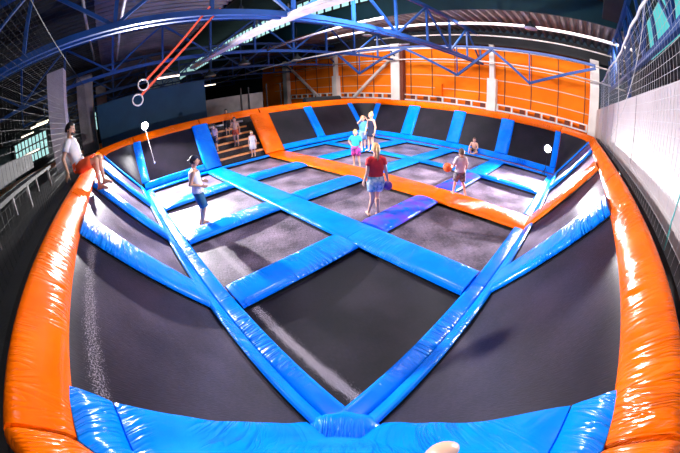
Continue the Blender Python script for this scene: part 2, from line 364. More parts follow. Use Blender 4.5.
# banks: origin, along, outward horizontal, horizontal run, length
BANKS = {
 'left': dict(o=V((0, 0, 0)), U=V((0, 1, 0)), Out=V((-1, 0, 0)), w=WL, ln=YE, cells=YB, start='near corner'),
 'right': dict(o=V((0, 0, 0)), U=V((1, 0, 0)), Out=V((0, -1, 0)), w=WL, ln=XE, cells=XB, start='near corner'),
 'far left': dict(o=V((0, YE, 0)), U=V((1, 0, 0)), Out=V((0, 1, 0)), w=WF, ln=XE, cells=XB, start='left corner'),
 'far right': dict(o=V((XE, 0, 0)), U=V((0, 1, 0)), Out=V((1, 0, 0)), w=WB, ln=YE, cells=YB, start='right corner'),
}
def on_bank(B, u, v):
    s = math.hypot(B['w'], H); return B['o'] + B['U'] * u + (B['Out'] * B['w'] + V((0, 0, H))) * (v / s)
for bn, B in BANKS.items():
    s = math.hypot(B['w'], H); W = (B['Out'] * B['w'] + V((0, 0, H))) / s
    nrm = (V((0, 0, 1)) * B['w'] - B['Out'] * H) / s
    B['W'] = W; B['n'] = nrm; B['s'] = s
    ft = .27 if bn in ('left', 'right') else .30
    for k, (u0, u1) in enumerate(B['cells']):
        a0 = 0.02 if k == 0 else (B['cells'][k - 1][1] + u0) / 2
        a1 = B['ln'] - .02 if k == 3 else (u1 + B['cells'][k + 1][0]) / 2
        stairs = bn == 'far left' and k == 1
        if bn in ('right', 'far left'):
            if k == 1: a1 = 5.622
            if k == 2: a0 = 6.628
        # floor strip and slope strip along the foot
        p0 = B['o'] + B['U'] * (a0 + .004) - B['Out'] * .135 + V((0, 0, -.05)); p1 = B['o'] + B['U'] * (a1 - .004) - B['Out'] * .135 + V((0, 0, -.05))
        white = ''
        o = pad('floor_edge_pad', p0, p1, B['Out'], (0, 0, 1), .262, .065, M['blue'], crown=.08, taper=False, seed=seed); seed += 1
        tag(o, f'blue pad strip on floor at foot of {bn} bank, {ORD[k]} from {B["start"]}', 'pad', f'floor strips along the {bn} bank')
        if not stairs:
            if bn == 'far left' and k == 0: a1 = 2.67
            p0 = on_bank(B, a0 + .004, ft / 2 + .035); p1 = on_bank(B, a1 - .004, ft / 2 + .035)
            o = pad('slope_edge_pad', p0, p1, W, nrm, ft - .02, .05, M['blue'], crown=.08, taper=False, seed=seed); seed += 1
            tag(o, f'blue pad strip on slope at foot of {bn} bank, {ORD[k]} from {B["start"]}', 'pad', f'slope strips along the {bn} bank')
            v0 = ft - .03
            o = bed('sloped_jump_bed', on_bank(B, u0 - .04, v0) - nrm * .03, B['U'], W, nrm, u1 - u0 + .08, s - v0 + .02, sag=.06)
            apply_glare(o, (bn, k))
            tag(o, f'sloped black jump bed in {bn} bank, {ORD[k]} from {B["start"]}', 'trampoline', f'sloped jump beds of the {bn} bank')
    # dividers up the slope
    for k in range(3):
        u0, u1 = B['cells'][k][1], B['cells'][k + 1][0]
        w = u1 - u0
        oc = (bn in ('far left', 'right') and k == 1)
        if bn in ('far left', 'right') and k == 2: u0 -= .1; u1 += .1; w = u1 - u0
        a = on_bank(B, (u0 + u1) / 2, .03 if (oc or (bn == 'far left' and k == 0)) else ft + .03); b = on_bank(B, (u0 + u1) / 2, s - .005)
        o = pad('divider_pad', a, b, B['U'], nrm, w, .085, M['orange'] if oc else M['blue'], crown=.2, taper=False, seed=seed); seed += 1
        c = 'orange' if oc else 'blue'
        if bn == 'far left' and k < 2:
            lb = 'blue divider pad left of the stairs in far left bank' if k == 0 else 'orange divider pad right of the stairs in far left bank'
        else:
            lb = f'{c} divider pad up {bn} bank between {ORD[k]} and {ORD[k+1]} beds from {B["start"]}'
        tag(o, lb, 'pad', f'divider pads of the {bn} bank')
    # end dividers at both corners
    for k, (ua, ub) in enumerate(((-.02, .27), (B['ln'] - .27, B['ln'] + .02))):
        if bn in ('left', 'right') and k == 0: continue
        if bn == 'far left': ua, ub = ((-.36, .27), (B['ln'] - .27, B['ln'] + .24))[k]
        if bn == 'far right' and k == 1: ub += .22
        if bn == 'right' and k == 1: ub += .1
        a = on_bank(B, (ua + ub) / 2, ft + .03); b = on_bank(B, (ua + ub) / 2, s - .005)
        o = pad('divider_pad', a, b, B['U'], nrm, ub - ua, .055, M['blue'], crown=.1, taper=False, seed=seed); seed += 1
        cnm = {('left', 0): 'near', ('left', 1): 'left', ('right', 0): 'near', ('right', 1): 'right', ('far left', 0): 'left', ('far left', 1): 'far', ('far right', 0): 'right', ('far right', 1): 'far'}[(bn, k)]
        tag(o, f'blue end pad running up the {bn} bank at the {cnm} corner', 'pad', 'end pads at the bank corners')

# corner wedges
def wedge(name, p0, pa, pb, m, label, t=.05):
    p0, pa, pb = V(p0), V(pa), V(pb); nr = (pa - p0).cross(pb - p0).normalized()
    if nr.z < 0: nr = -nr
    n = 10; P = []
    for i in range(n + 1):
        a = p0.lerp(pa, i / n); b = p0.lerp(pb, i / n)
        P.append([a.lerp(b, j / 8) + nr * (t * min(1, (1 - abs(2 * j / 8 - 1) ** 4)) * min(1, i / 3)) for j in range(9)])
    mb = MB(); mb.grid(P, lambda i, j: (i / n * 2.2 * (1 if m is M['bed'] else .6), (j / 8 - .5) * i / n * 2))
    Q = [[p - nr * .06 for p in r] for r in P]
    mb.grid(Q, lambda i, j: (0, 0), True)
    for i in range(n):
        for j in (0, 8):
            mb.add([P[i][j], P[i + 1][j], Q[i + 1][j], Q[i][j]], [(0, 1, 2, 3)], [(0, 0)] * 4)
    mb.add([*P[n], *Q[n][::-1]], [tuple(range(18))], [(0, 0)] * 18)
    o = mb.build(name, m, smooth=True); tag(o, label, 'panel', 'corner fillers between banks'); return o
top = lambda x, y: V((x, y, H))
e = .03
wedge('wedge_filler', (-.02, YE + .02, 0), top(-WL, YE + e), top(-e, YE + WF), M['bed'], 'dark triangular panel filling the left corner between two banks')
wedge('wedge_filler', (XE + .02, YE + .02, 0), top(XE + e, YE + WF), top(XE + WB, YE + e), M['bed'], 'dark triangular panel filling the far corner behind the boy and woman')
wedge('wedge_filler', (XE + .02, -.02, 0), top(XE + WB, -e), top(XE + e, -WL), M['bed'], 'dark triangular panel filling the right corner near the strobe light')
# near corner: one broad cushion up the chamfered corner, and a strip under the rim
CH = -.07
def corner_row(t, yo=.268):
    A = V((-WL * t - .02, yo, H * t)); Bp = V((-WL * t, CH * t, H * t)); Cp = V((CH * t, -WL * t, H * t)); D = V((yo, -WL * t - .02, H * t))
    if t < .12:
        A = V((-.02 - WL * t, yo * (.25 + .75 * t / .12), H * t)); D = V((yo * (.25 + .75 * t / .12), -.02 - WL * t, H * t))
    pts = [A.lerp(Bp, k / 3) for k in range(3)] + [Bp.lerp(Cp, k / 14) for k in range(15)] + [Cp.lerp(D, k / 3) for k in range(1, 4)]
    return pts
def corner_pad(name, t0, t1, label, n):
    nl = V((H, 0, WL)).normalized(); nc = V((H, H, WL * 1.0)).normalized(); nd = V((0, H, WL)).normalized()
    P = []; Q = []
    for i in range(n + 1):
        t = t0 + (t1 - t0) * i / n; row = corner_row(t); m_ = len(row); r2 = []
        for j, p in enumerate(row):
            w = j / (m_ - 1); nn = (nl * max(0, 1 - 3 * w) + nc * (1 - abs(2 * w - 1)) + nd * max(0, 3 * w - 2)).normalized()
            ed = min(1, (min(j, m_ - 1 - j) + .35) / 1.4) * min(1, (min(i, n - i) + .4) / 1.6)
            lm = .02 * noise.noise(p * 3.0)
            r2.append(p + nn * (.052 * ed + lm))
        P.append(r2); Q.append([p - nc * .03 for p in row])
    mb = MB(); f = lambda i, j: ((j / 20 - .5) * (t0 + (t1 - t0) * i / n) * 2.6, (t0 + (t1 - t0) * i / n) * 2.3)
    mb.grid(P, f); mb.grid(Q, f, True); m_ = len(P[0])
    for i in range(n):
        for j in (0, m_ - 1): mb.add([P[i][j], P[i + 1][j], Q[i + 1][j], Q[i][j]], [(0, 1, 2, 3)], [(0, 0)] * 4)
    for i in (0, n):
        for j in range(m_ - 1): mb.add([P[i][j], P[i][j + 1], Q[i][j + 1], Q[i][j]], [(0, 1, 2, 3)], [(0, 0)] * 4)
    o = mb.build(name, M['blue'], smooth=True); tag(o, label, 'pad'); return o
corner_pad('corner_cushion', .13, .875, 'broad glossy blue cushion filling the slope of the near corner', 24)
corner_pad('corner_strip', .88, .995, 'narrow blue strip pad under the orange rim at the near corner', 5)
# the stuffed knob in the near floor corner
kb = MB(); n = 36; vs = []; fs = []; uv = []
prof = [(.0, 1), (.25, .99), (.5, .93), (.72, .80), (.88, .58), (.97, .3), (1.0, .05), (.95, -.25), (.0, -.25)]
for i, (r, z) in enumerate(prof):
    for k in range(n):
        a = 2 * PI * k / n; rr = r * (1 + .03 * math.sin(9 * a) * r)
        p, q = .36 * rr * math.cos(a), .25 * rr * math.sin(a)
        vs.append(((p + q) * .7071, (-p + q) * .7071, .15 * z)); uv.append((rr * math.cos(a) * .4, rr * math.sin(a) * .3))
for i in range(len(prof) - 1):
    for k in range(n): fs.append((i * n + k, (i + 1) * n + k, (i + 1) * n + (k + 1) % n, i * n + (k + 1) % n))
kb.add(vs, fs, uv)
o = kb.build('cushion_cap', M['blue'], smooth=True, loc=(-.03, -.03, .15)); tag(o, 'round stuffed blue cushion cap over the nearest floor corner', 'pad')
MB().tube([(((.365 * math.cos(a)) + .254 * math.sin(a)) * .7071, (-.365 * math.cos(a) + .254 * math.sin(a)) * .7071, -.012) for a in [2 * PI * k / 40 for k in range(40)]], .014, 6, closed=True).build('gathered_hem', M['web'], o, True)

# rim pads: octagon, the pad continues the slope up to z 2.10
RO = .20; HT = 2.10
inn = [(-WL, -.07), (-WL, YE), (0, YE + WF), (XE, YE + WF), (XE + WB, YE), (XE + WB, 0), (XE, -WL), (-.07, -WL)]
ro = [1] * 8
def offs(d):
    out = []
    for k in range(8):
        p = V(inn[k]); a = V(inn[k - 1]); b = V(inn[(k + 1) % 8])
        n1 = V((-(p - a).y, (p - a).x)).normalized(); n2 = V((-(b - p).y, (b - p).x)).normalized()
        m_ = (n1 + n2).normalized(); out.append(p + m_ * (d / m_.dot(n1)))
    return out
outp = offs(RO); backp = offs(RO + .05)
sides = [(0, 1, 'left bank', 3), (1, 2, 'left corner', 1), (2, 3, 'far left bank', 4), (3, 4, 'far corner', 1), (4, 5, 'far right bank', 4), (5, 6, 'right corner', 1), (6, 7, 'right bank', 3), (7, 0, 'near corner', 1)]
starts = {'left bank': 'near corner', 'far left bank': 'left corner', 'far right bank': 'far corner', 'right bank': 'right corner'}
def rim_piece(A, B, Ao, Bo, Ab, Bb, sd):
    """A,B inner ends; Ao,Bo outer top ends; Ab,Bb back ends (xy)"""
    ln = (V(B) - V(A)).length; n = max(4, int(ln / .16)); P = []
    for i in range(n + 1):
        u = i / n
        q = []
        a = V(A).lerp(V(B), u); o = V(Ao).lerp(V(Bo), u); b = V(Ab).lerp(V(Bb), u)
        a3 = V((a.x, a.y, H + .0)); o3 = V((o.x, o.y, HT)); b3 = V((b.x, b.y, HT - .03))
        nrm2 = V((a.x - o.x, a.y - o.y, 0)).normalized() * .75 + V((0, 0, .66))
        lm = .05 * noise.noise(V((u * ln * 2.2 + sd * 3, sd, 0)))
        q.append(a3 - V((0, 0, .04)))
        q.append(a3 + nrm2 * .012)
        for k in range(1, 7):
            t = k / 7; q.append(a3.lerp(o3, t) + nrm2 * (.018 + .02 * (1 - (2 * t - 1) ** 2) + lm * .35))
        q.append(o3 + nrm2 * .012)
        q.append(o3.lerp(b3, .5) + V((0, 0, .012)))
        q.append(b3 + V((0, 0, .0))); q.append(b3 - V((0, 0, .10)))
        P.append(q)
    mb = MB(); m_ = len(P[0]); mb.grid(P, lambda i, j: (ln * i / n, j * .06))
    mb.add(P[0], [tuple(range(m_))]); mb.add(P[-1], [tuple(range(m_))[::-1]]); mb.add([P[0][0], P[0][-1], P[-1][-1], P[-1][0]], [(0, 1, 2, 3)])
    return mb.build('rim_pad', M['orange'], smooth=True)
for (a, b, nm, cnt) in sides:
    for k in range(cnt):
        t0, t1 = k / cnt, (k + 1) / cnt; g = .002
        f = lambda L_, t: V(L_[a]).lerp(V(L_[b]), t)
        o = rim_piece(f(inn, t0 + g), f(inn, t1 - g), f(outp, t0 + g), f(outp, t1 - g), f(backp, t0 + g), f(backp, t1 - g), a * 7 + k)
        lb = f'orange rim pad along the top of the {nm}' + (f', {ORD[k]} length from {starts[nm]}' if cnt > 1 else ', turning the angle')
        tag(o, lb, 'pad', 'orange rim pads around the court')
# elastic ties along the outer edges of the near rims
for (a, b, nm) in ((0, 1, 'left'), (6, 7, 'right')):
    mb = MB(); A = V(outp[a]); B = V(outp[b]); Ab = V(backp[a]); Bb = V(backp[b])
    n = int((B - A).length / .11); pts = []
    for i in range(n + 1):
        p = Ab.lerp(Bb, i / n); q = (Ab - A).normalized()
        z = HT - .03
        pp = p + q * (.005 if i % 2 else .055); pts.append((pp.x, pp.y, z - (.02 if i % 2 else .05)))
    mb.tube(pts, .006, 5)
    o = mb.build('lacing_cord', M['black']); tag(o, f'dark lacing cord zigzag along the outer edge of the {nm} rim', 'cord')

# steel frame under the court
fr = MB()
for x in (0, 3.05, 6.12, 9.05, 12.36):
    fr.box((x, YE / 2, -.47), (.1, YE, .84))
for y in (0, 2.7, 5.28, 8.05, 10.73):
    fr.box((XE / 2, y, -.47), (XE, .1, .84))
o = fr.build('court_frame', M['steel_dark']); tag(o, 'dark steel support frame under the trampoline grid', 'frame'); 

# ------------------------------------------------------------------ stairs in the far left bank
xs0, xs1 = 3.38, 5.66
st = empty('staircase', (4.5, 10.9, -.9)); tag(st, 'wide dark staircase with orange step edges in the far left bank', 'stairs')
NS = 6
for k in range(NS):
    y0 = 11.0 + .40 * k; z = .28 + .26 * k
    mb = MB(); mb.box(((xs0 + xs1) / 2 - 4.5, y0 + .22 - 10.9, (z + .9) / 2 - .02), (xs1 - xs0, .42, z + .86)); s1 = mb.build('step', M['step'], st)
    mb = MB(); mb.box(((xs0 + xs1) / 2 - 4.5, y0 + .02 - 10.9, z + .9 - .045), (xs1 - xs0 + .01, .10, .085))
    nz = mb.build('step_edge', M['nosing'] if k < 5 else M['pale'], s1)
mb = MB(); mb.box((9.2, 14.15, .5), (9.0, 1.5, 2.8)); o = mb.build('landing', M['step']); tag(o, 'dark landing platform at the top of the stairs', 'platform')

# ------------------------------------------------------------------ walkways, hall shell
XW, YWR = 19.3, -2.05
def slab(name, x0, x1, y0, y1, z0, z1, m):
    return struct(MB().box(((x0 + x1) / 2, (y0 + y1) / 2, (z0 + z1) / 2), (x1 - x0, y1 - y0, z1 - z0)).build(name, m))
slab('floor', -26, XW, -4.2, 60, -1.0, -.9, M['concrete'])
wl = slab('walkway_left', -4.2, -1.86, -4.1, 13.5, 1.85, 2.0, M['concrete'])
slab('walkway_right', -1.86, 14.5, -2.05, -1.86, 1.9, 2.0, M['web'])
slab('walkway_near', -1.86, .2, -2.0, -1.64, 1.88, 1.99, M['web'])
struct(MB().box((7.65, -2.15, 1.27), (23.3, .2, 4.44)).build('wall_right', M['white']))
# joints of the white wall
for k, x in enumerate((1.2, 5.2, 9.2, 13.2, 16.8)):
    struct(MB().box((x, -2.048, 2.75), (.012, .012, 1.46)).build('trim_joint', M['grey']))
slab('wall_right_upper', -26, XW, -4.2, -4.1, -.9, 10.8, M['dark'])
slab('wall_left', -26.1, -26, -4.2, 60, -.9, 8, M['dark'])
slab('wall_far', -26, XW, 60, 60.2, -.9, 8, M['dark'])
slab('wall_orange_end', XW, XW + .2, 35.2, 60, -.9, 7.4, M['dark'])
# orange wall with joints, columns, braces, band
slab('wall_orange', XW, XW + .2, -2.05, 35.2, -.9, 6.45, M['owall'])
slab('wall_orange_top', XW - .6, XW + .2, -4.2, 60, 6.46, 7.4, M['dark'])
for z in (3.05, 4.05, 5.1):
    struct(MB().box((XW - .02, 15, z), (.04, 34, .05)).build('trim_wall_joint', M['ojoint']))
y = -1.2
while y < 31:
    for z0, z1 in ((2.4, 6.4),):
        struct(MB().box((XW - .06, y, (z0 + z1) / 2), (.05, .05, z1 - z0)).build('trim_wall_post', M['brown']))
    y += 1.9
cols = [-1.85, 5.3, 13.2, 20.2, 28.6]
for k, y in enumerate(cols):
    c = empty('wall_column', (XW - .45, y, -.9)); struct(c)
    wide = .8 if k in (2, 4) else .62
    MB().box((0, 0, 2.5 if k in (1, 3) else 3.75), (.5, wide, 5.0 if k in (1, 3) else 7.5)).build('shaft', M['cream'], c)
    if k in (1, 3): MB().box((0, 0, 6.2), (.34, .34, 2.4)).build('upper_shaft', M['cream'], c)
    if k == 2: MB().box((0.05, -.55, 3.75), (.4, .28, 7.5)).build('side_rail', M['brown'], c)
def single(name, mb, m, label, cat, group=None, smooth=False):
    o = mb.build(name, m, smooth=smooth); tag(o, label, cat, group); return o
single('wall_brace', MB().bar((XW - .4, 13.8, 5.3), (XW - .4, 17.95, 2.0), .26, .2), M['whitepipe'], 'white diagonal brace leaning right to the middle column of the orange wall', 'brace', 'white diagonal braces')
single('wall_brace', MB().bar((XW - .4, 27.9, 5.7), (XW - .4, 22.9, 2.0), .26, .2), M['whitepipe'], 'white diagonal brace leaning left to the grey column of the orange wall', 'brace', 'white diagonal braces')
segs = [(-1.5, 5.0), (5.65, 12.7), (13.7, 19.9), (20.6, 28.1)]
for k, (ya, yb) in enumerate(segs):
    t = empty('lattice_rail', (XW - .3, (ya + yb) / 2, 1.9))
    tag(t, f'white lattice rail with openings low on the orange wall, {ORD[k]} bay from right', 'railing', 'white lattice rails on the orange wall')
    ln = yb - ya
    MB().box((0, 0, .06), (.12, ln, .10)).build('rail', M['cream'], t); MB().box((0, 0, .47), (.12, ln, .09)).build('rail', M['cream'], t)
    n = round(ln / 1.1)
    for i in range(n + 1):
        yy = -ln / 2 + .06 + (ln - .12) * i / n
        MB().box((0, yy, .265), (.11, .12, .32)).build('post', M['cream'], t)
        if i < n: MB().box((.05, yy + .33, .265), (.05, .36, .28)).build('panel', M['brown'], t)
single('wall_box', MB().box((XW - .15, 9.56, 2.9), (.3, .55, .95)).box((XW - .31, 9.56, 2.9), (.03, .45, .85)), M['owall'], 'orange box fixed to the orange wall above the lattice rail', 'box')
# grey partition, blue curtain wall, left columns
o = MB().box((7.0, 17.1, 1.0), (4.3, .2, 3.9)).build('wall_partition', M['grey']); struct(o)
for k, x in enumerate((7.4, 7.95, 9.3, 10.4)):
    single('fence_post', MB().box((x, 16.7, 1.25 + .05 * (k > 1)), (.07, .07, 4.3 + .1 * (k > 1))).box((x, 16.7, -.87), (.2, .2, .06)), M['steel_dark'], f'thin dark post in front of grey partition, {ORD[k]} from left', 'post', 'thin dark posts by the partition')
single('roll_cover', MB().tube([(10.6, 14.3, 2.10), (13.6, 14.3, 2.10)], .2, 10), M['dark'], 'dark rolled cover lying behind the far rim', 'roll')
o = MB().box((1.4, 15.1, 1.5), (6.1, .15, 5.2)).build('wall_curtain', M['darkblue']); struct(o)
for k, (x, y, z, w) in enumerate(((-2.75, 9.3, 5.2, .62), (-2.35, 16.0, 6.0, .9), (-1.6, 21.5, 6.0, .8))):
    c = MB().box((x, y, (z - .9) / 2), (w, w, z + .9)).build('column', M['colgrey'] if k == 0 else M['grey']); struct(c)

# roof: decks, monitor with glazing
def deck(name, x0, x1, y0, y1, z0, z1=None, m='deck'):
    z1 = z0 if z1 is None else z1
    mb = MB(); P = []; n = int((y1 - y0) / .125)
    for i in range(n + 1):
        y = y0 + (y1 - y0) * i / n; dz = .24 if (i // 2) % 2 else 0
        P.append([V((x0, y, z0 + dz)), V((x1, y, z1 + dz))])
    mb.grid(P); Q = [[p + V((0, 0, .25)) for p in r] for r in P]; mb.grid(Q, None, True)
    o = mb.build(name, M[m]); return struct(o)
deck('ceiling_right', 13.7, XW, -4.1, 60, 7.55)
deck('ceiling_left', -1.5, 4.8, -4.1, 60, 7.55)
deck('ceiling_far_left', -26, -1.51, -4.1, 60, 7.55, m='dark')  # same deck continued, its gloom put into a darker colour
slab('ceiling_monitor', 4.6, 13.9, -4.2, 60, 10.9, 11.0, M['dark'])
slab('wall_monitor_panel', 13.7, 13.8, -4.2, 60, 7.5, 8.85, M['teal_panel'])
slab('wall_monitor_left', 4.7, 4.8, -4.2, 60, 7.5, 10.9, M['dark'])
w = empty('window_1', (13.75, 27.9, 9.7)); struct(w)
MB().box((0, 0, 0), (.03, 63.6, 1.7)).build('pane', M['glass'], w)
mb = MB()
y = -31.8
while y < 31.9:
    mb.box((-.03, y, 0), (.06, .16, 1.7)); y += .85
mb.box((-.03, 0, .85), (.08, 63.6, .12)); mb.box((-.03, 0, -.85), (.08, 63.6, .12)); mb.build('window_frame', M['steel_dark'], w)
# windows in the far wall and up in the right wall
def window(nm, c, sx, sz, nx, nz, gm, axis='x', frame=.07):
    w = empty(nm, c); struct(w)
    if axis == 'x':
        MB().box((0, 0, 0), (sx, .03, sz)).build('pane', gm, w); mb = MB()
        for i in range(nx + 1): mb.box((-sx / 2 + sx * i / nx, -.04, 0), (frame, .06, sz))
        for i in range(nz + 1): mb.box((0, -.04, -sz / 2 + sz * i / nz), (sx, .06, frame))
    else:
        MB().box((0, 0, 0), (sx, .03, sz)).build('pane', gm, w); mb = MB()
    mb.build('window_frame', M['steel_dark'], w)
window('window_2', (-20.56, 59.9, 4.90), 8.54, 4.83, 9, 3, M['glass'], frame=.28)
window('window_3', (28.63, 59.9, 5.65), 2.23, 3.71, 3, 3, M['glass'])
window('window_4', (23.25, 59.9, 4.90), 6.31, 1.30, 7, 1, M['glass'], frame=.25)
window('window_5', (-0.23, 59.9, 9.73), 0.84, 4.64, 1, 6, M['glass'], frame=.35)
window('window_6', (-5.52, 59.9, 5.27), 1.67, 3.71, 2, 2, M['glass'])
# high glazing behind the right net
window('window_7', (4.0, -4.05, 6.6), 14, 1.5, 9, 2, M['glass_teal'], frame=.14)
struct(MB().box((4, -3.1, 7.45), (17, 2.0, .1)).build('ceiling_edge', M['dark']))

# ------------------------------------------------------------------ trusses
def truss(Y, zb, zt, x0, x1, pitch, label, double=False):
    t = empty('roof_truss', (x0, Y, zb)); tag(t, label, 'truss', 'blue roof trusses')
    ln = x1 - x0
    for dy in ((-.16, .16) if double else (0,)):
        MB().box((ln / 2, dy, 0), (ln, .12, .16)).build('bottom_chord', M['truss'], t)
    MB().box((ln / 2, 0, zt - zb), (ln, .16, .18)).build('top_chord', M['truss'], t)
    n = round(ln / pitch)
    for i in range(n + 1):
        x = ln * i / n
        MB().bar((x, 0, .08), (x, 0, zt - zb - .09), .10).build('vertical_member', M['truss'], t)
        if i < n:
            a, b = ((x, 0, zt - zb - .05), (x + ln / n, 0, .05)) if i % 2 == 0 else ((x, 0, .05), (x + ln / n, 0, zt - zb - .05))
            MB().bar(a, b, .09).build('diagonal_member', M['truss'], t)
    return t
truss(6.2, 5.08, 7.1, -8, XW - .3, 2.35, 'nearest blue roof truss, crossing above the middle of the court', True)
truss(13.2, 5.22, 7.15, -8, XW - .3, 2.35, 'second blue roof truss from the camera, ending at the middle column')
truss(20.2, 5.2, 7.1, -8, XW - .3, 2.35, 'third blue roof truss, deep behind the stairs')
truss(27.5, 5.2, 7.1, -8, XW - .3, 2.35, 'fourth blue roof truss, above the dark far end')
truss(34.6, 5.2, 7.1, -8, XW - .3, 2.35, 'dim blue roof truss far beyond the stairs, before the last one')
truss(44, 5.2, 7.1, -8, XW - .3, 2.35, 'most distant dim blue roof truss at the hall end')
truss(-2.9, 4.9, 7.2, 3.0, XW - .3, 1.6, 'blue truss running above the white wall behind the right net')
# lattice column behind the right net
c = empty('lattice_column', (9.9, -2.75, 3.4)); tag(c, 'blue lattice column standing on the white wall behind the net', 'column')
for dx in (-.14, .14): MB().box((dx, 0, 1.6), (.07, .1, 3.3)).build('post', M['truss'], c)
for i in range(16): MB().box((0, 0, .1 + .2 * i), (.24, .04, .05)).build('rung', M['truss'], c)
# zigzag brace in front of the orange wall
z = empty('zigzag_brace', (16.5, 0, 4)); tag(z, 'blue zigzag bracing hung under the roof before the orange wall', 'brace')
zz = [(17.3, 5.75), (15.0, 4.0), (12.5, 5.2), (10.8, 5.75), (6.9, 3.95), (4.6, 5.75), (2.25, 4.0), (.0, 4.95), (-1.8, 5.7)]
for k in range(len(zz) - 1):
    MB().bar((0, zz[k][0], zz[k][1] - 4), (0, zz[k + 1][0], zz[k + 1][1] - 4), .15).build('strut', M['truss_dark'], z)
MB().bar((0, -1.8, 1.85), (0, 24, 1.85), .14).build('top_rail', M['truss_dark'], z)
for yy in (15.0, 6.9, 2.25): MB().bar((0, yy, -.1), (0, yy, 1.8), .06).build('hanger', M['truss_dark'], z)

# pipes, duct
def pipe(pts, r, m, label, name='pipe', n=8): return single(name, MB().tube(pts, r, n), m, label, 'pipe', smooth=True)
pipe([(15.3, -4.05, 7.1), (15.3, 18, 7.1)], .09, M['whitepipe'], 'topmost pale pipe running under the corrugated ceiling at right')
pipe([(17.2, -4.05, 6.8), (17.2, 14, 6.8)], .05, M['whitepipe'], 'thin pale pipe second from top under the corrugated ceiling')
pipe([(17.6, -4.05, 6.02), (17.6, 30, 5.75)], .06, M['whitepipe'], 'pale pipe crossing the top of the orange wall')
pipe([(18.4, -4.05, 5.2), (18.4, 26, 5.2)], .05, M['whitepipe'], 'thin pale pipe crossing the middle of the orange wall')
pipe([(7.3, 5.4, 5.35), (7.3, 12.9, 5.2)], .05, M['whitepipe'], 'short pale conduit slanting across the trusses in mid view')
pipe([(10.5, 6.5, 4.9), (10.5, 30, 4.75)], .04, M['whitepipe'], 'thin dim conduit low under the trusses above the stairs')
pipe([(-.42, 3.5, 6.0), (-.42, 14.0, 6.0)], .05, M['whitepipe'], 'thin pale pipe seen nearly end-on in the dark upper left')
pipe([(-1.6, 4.5, 6.3), (-1.6, 14.0, 6.3)], .05, M['grey'], 'grey pipe in the dark roof left of the pale one')
d = empty('cable_trunking', (4.1, 9, 5.0)); tag(d, 'broad white trunking running away under the trusses at upper middle', 'trunking')
MB().box((0, 0, 0), (.36, 14, .06)).build('tray', M['whitepipe'], d)
for dx in (-.18, .18): MB().box((dx, 0, .06), (.02, 14, .10)).build('side_lip', M['whitepipe'], d)
for k in range(8): MB().bar((0, -6.5 + 1.85 * k, .03), (0, -6.5 + 1.85 * k, .5), .03).build('hanger', M['steel_dark'], d)

# pendant lamps
def pendant(p, r, label, ztop=7.4):
    t = empty('pendant_lamp', p); tag(t, label, 'lamp', 'bell shaped pendant lamps')
    MB().lathe([(r, 0), (r * .98, .04), (r * .8, r * .28), (r * .45, r * .6), (r * .22, r * .75), (r * .2, r * 1.05), (.02, r * 1.1)], (0, 0, 0), 20).build('lamp_shade', M['steel_dark'], t, True)
    MB().lathe([(r * .92, -.05), (r * .98, -.02), (r * .98, 0.0)], (0, 0, 0), 20).build('diffuser', M['pale'], t, True)
    MB().tube([(0, 0, r), (0, 0, ztop - p[2])], .015, 6).build('stem', M['steel_dark'], t)
pendant((3.3, 7.6, 5.52), .30, 'pendant lamp hanging at top middle beside the orange straps')
pendant((8.0, 17.2, 5.05), .42, 'pendant lamp hanging above the grey partition')
pendant((11.0, 15.4, 4.97), .40, 'pendant lamp hanging before the left end of the orange wall')
pendant((5.9, 18.2, 4.6), .42, 'pendant lamp hanging lowest, before the dark far end')
pendant((13.1, 1.5, 6.45), .34, 'pendant lamp hanging under the corrugated ceiling at right')
pendant((12.9, 11.0, 6.2), .3, 'small pendant lamp hanging before the middle truss end')
# fluorescent battens
def batten(p, ln, label, rz=0):
    t = empty('ceiling_light', p, rz); tag(t, label, 'light fitting', 'lit fluorescent battens')
    MB().box((0, 0, .05), (ln, .14, .06)).build('housing', M['pale'], t); MB().tube([(-ln / 2, 0, 0), (ln / 2, 0, 0)], .05, 8).build('tube', M['tube'], t)
batten((7.6, 24.0, 4.35), 1.6, 'lit fluorescent fitting above the grey partition')
batten((2.6, 16.0, 4.75), 1.5, 'lit fluorescent fitting under the trusses right of the rings', .3)
for k, (x, y, z) in enumerate(((-7.5, 20, 3.3), (-9, 24, 4.9), (-7.6, 25, 5.4), (-6.0, 18, 4.6), (-9.5, 22, 3.0))):
    batten((x, y, z), 1.3, ['lit fitting low in the dark left hall', 'lit fitting highest at the picture left edge', 'lit fitting above the left windows, right one', 'lit fitting nearest the left column', 'lit fitting lowest at left, beyond the bench'][k], .6)
# dark left hall clutter
single('crane_beam', MB().box((-8.5, 27, 1.5), (14, .3, .35)).box((-8.5, 27, 1.72), (14, .5, .06)), M['nosing'], 'long dull orange beam under the left windows', 'beam')
t = empty('bench', (-2.9, 4.5, 2.0)); tag(t, 'dark metal bench on the left walkway behind the net', 'bench')
MB().box((0, 0, .42), (.5, 4.2, .06)).build('seat', M['concrete'], t); MB().box((-.26, 0, .75), (.05, 4.2, .35)).build('backrest', M['concrete'], t)
for yy in (-1.9, 0, 1.9):
    for xx in (-.2, .2): MB().box((xx, yy, .2), (.05, .05, .4)).build('leg', M['grey'], t)

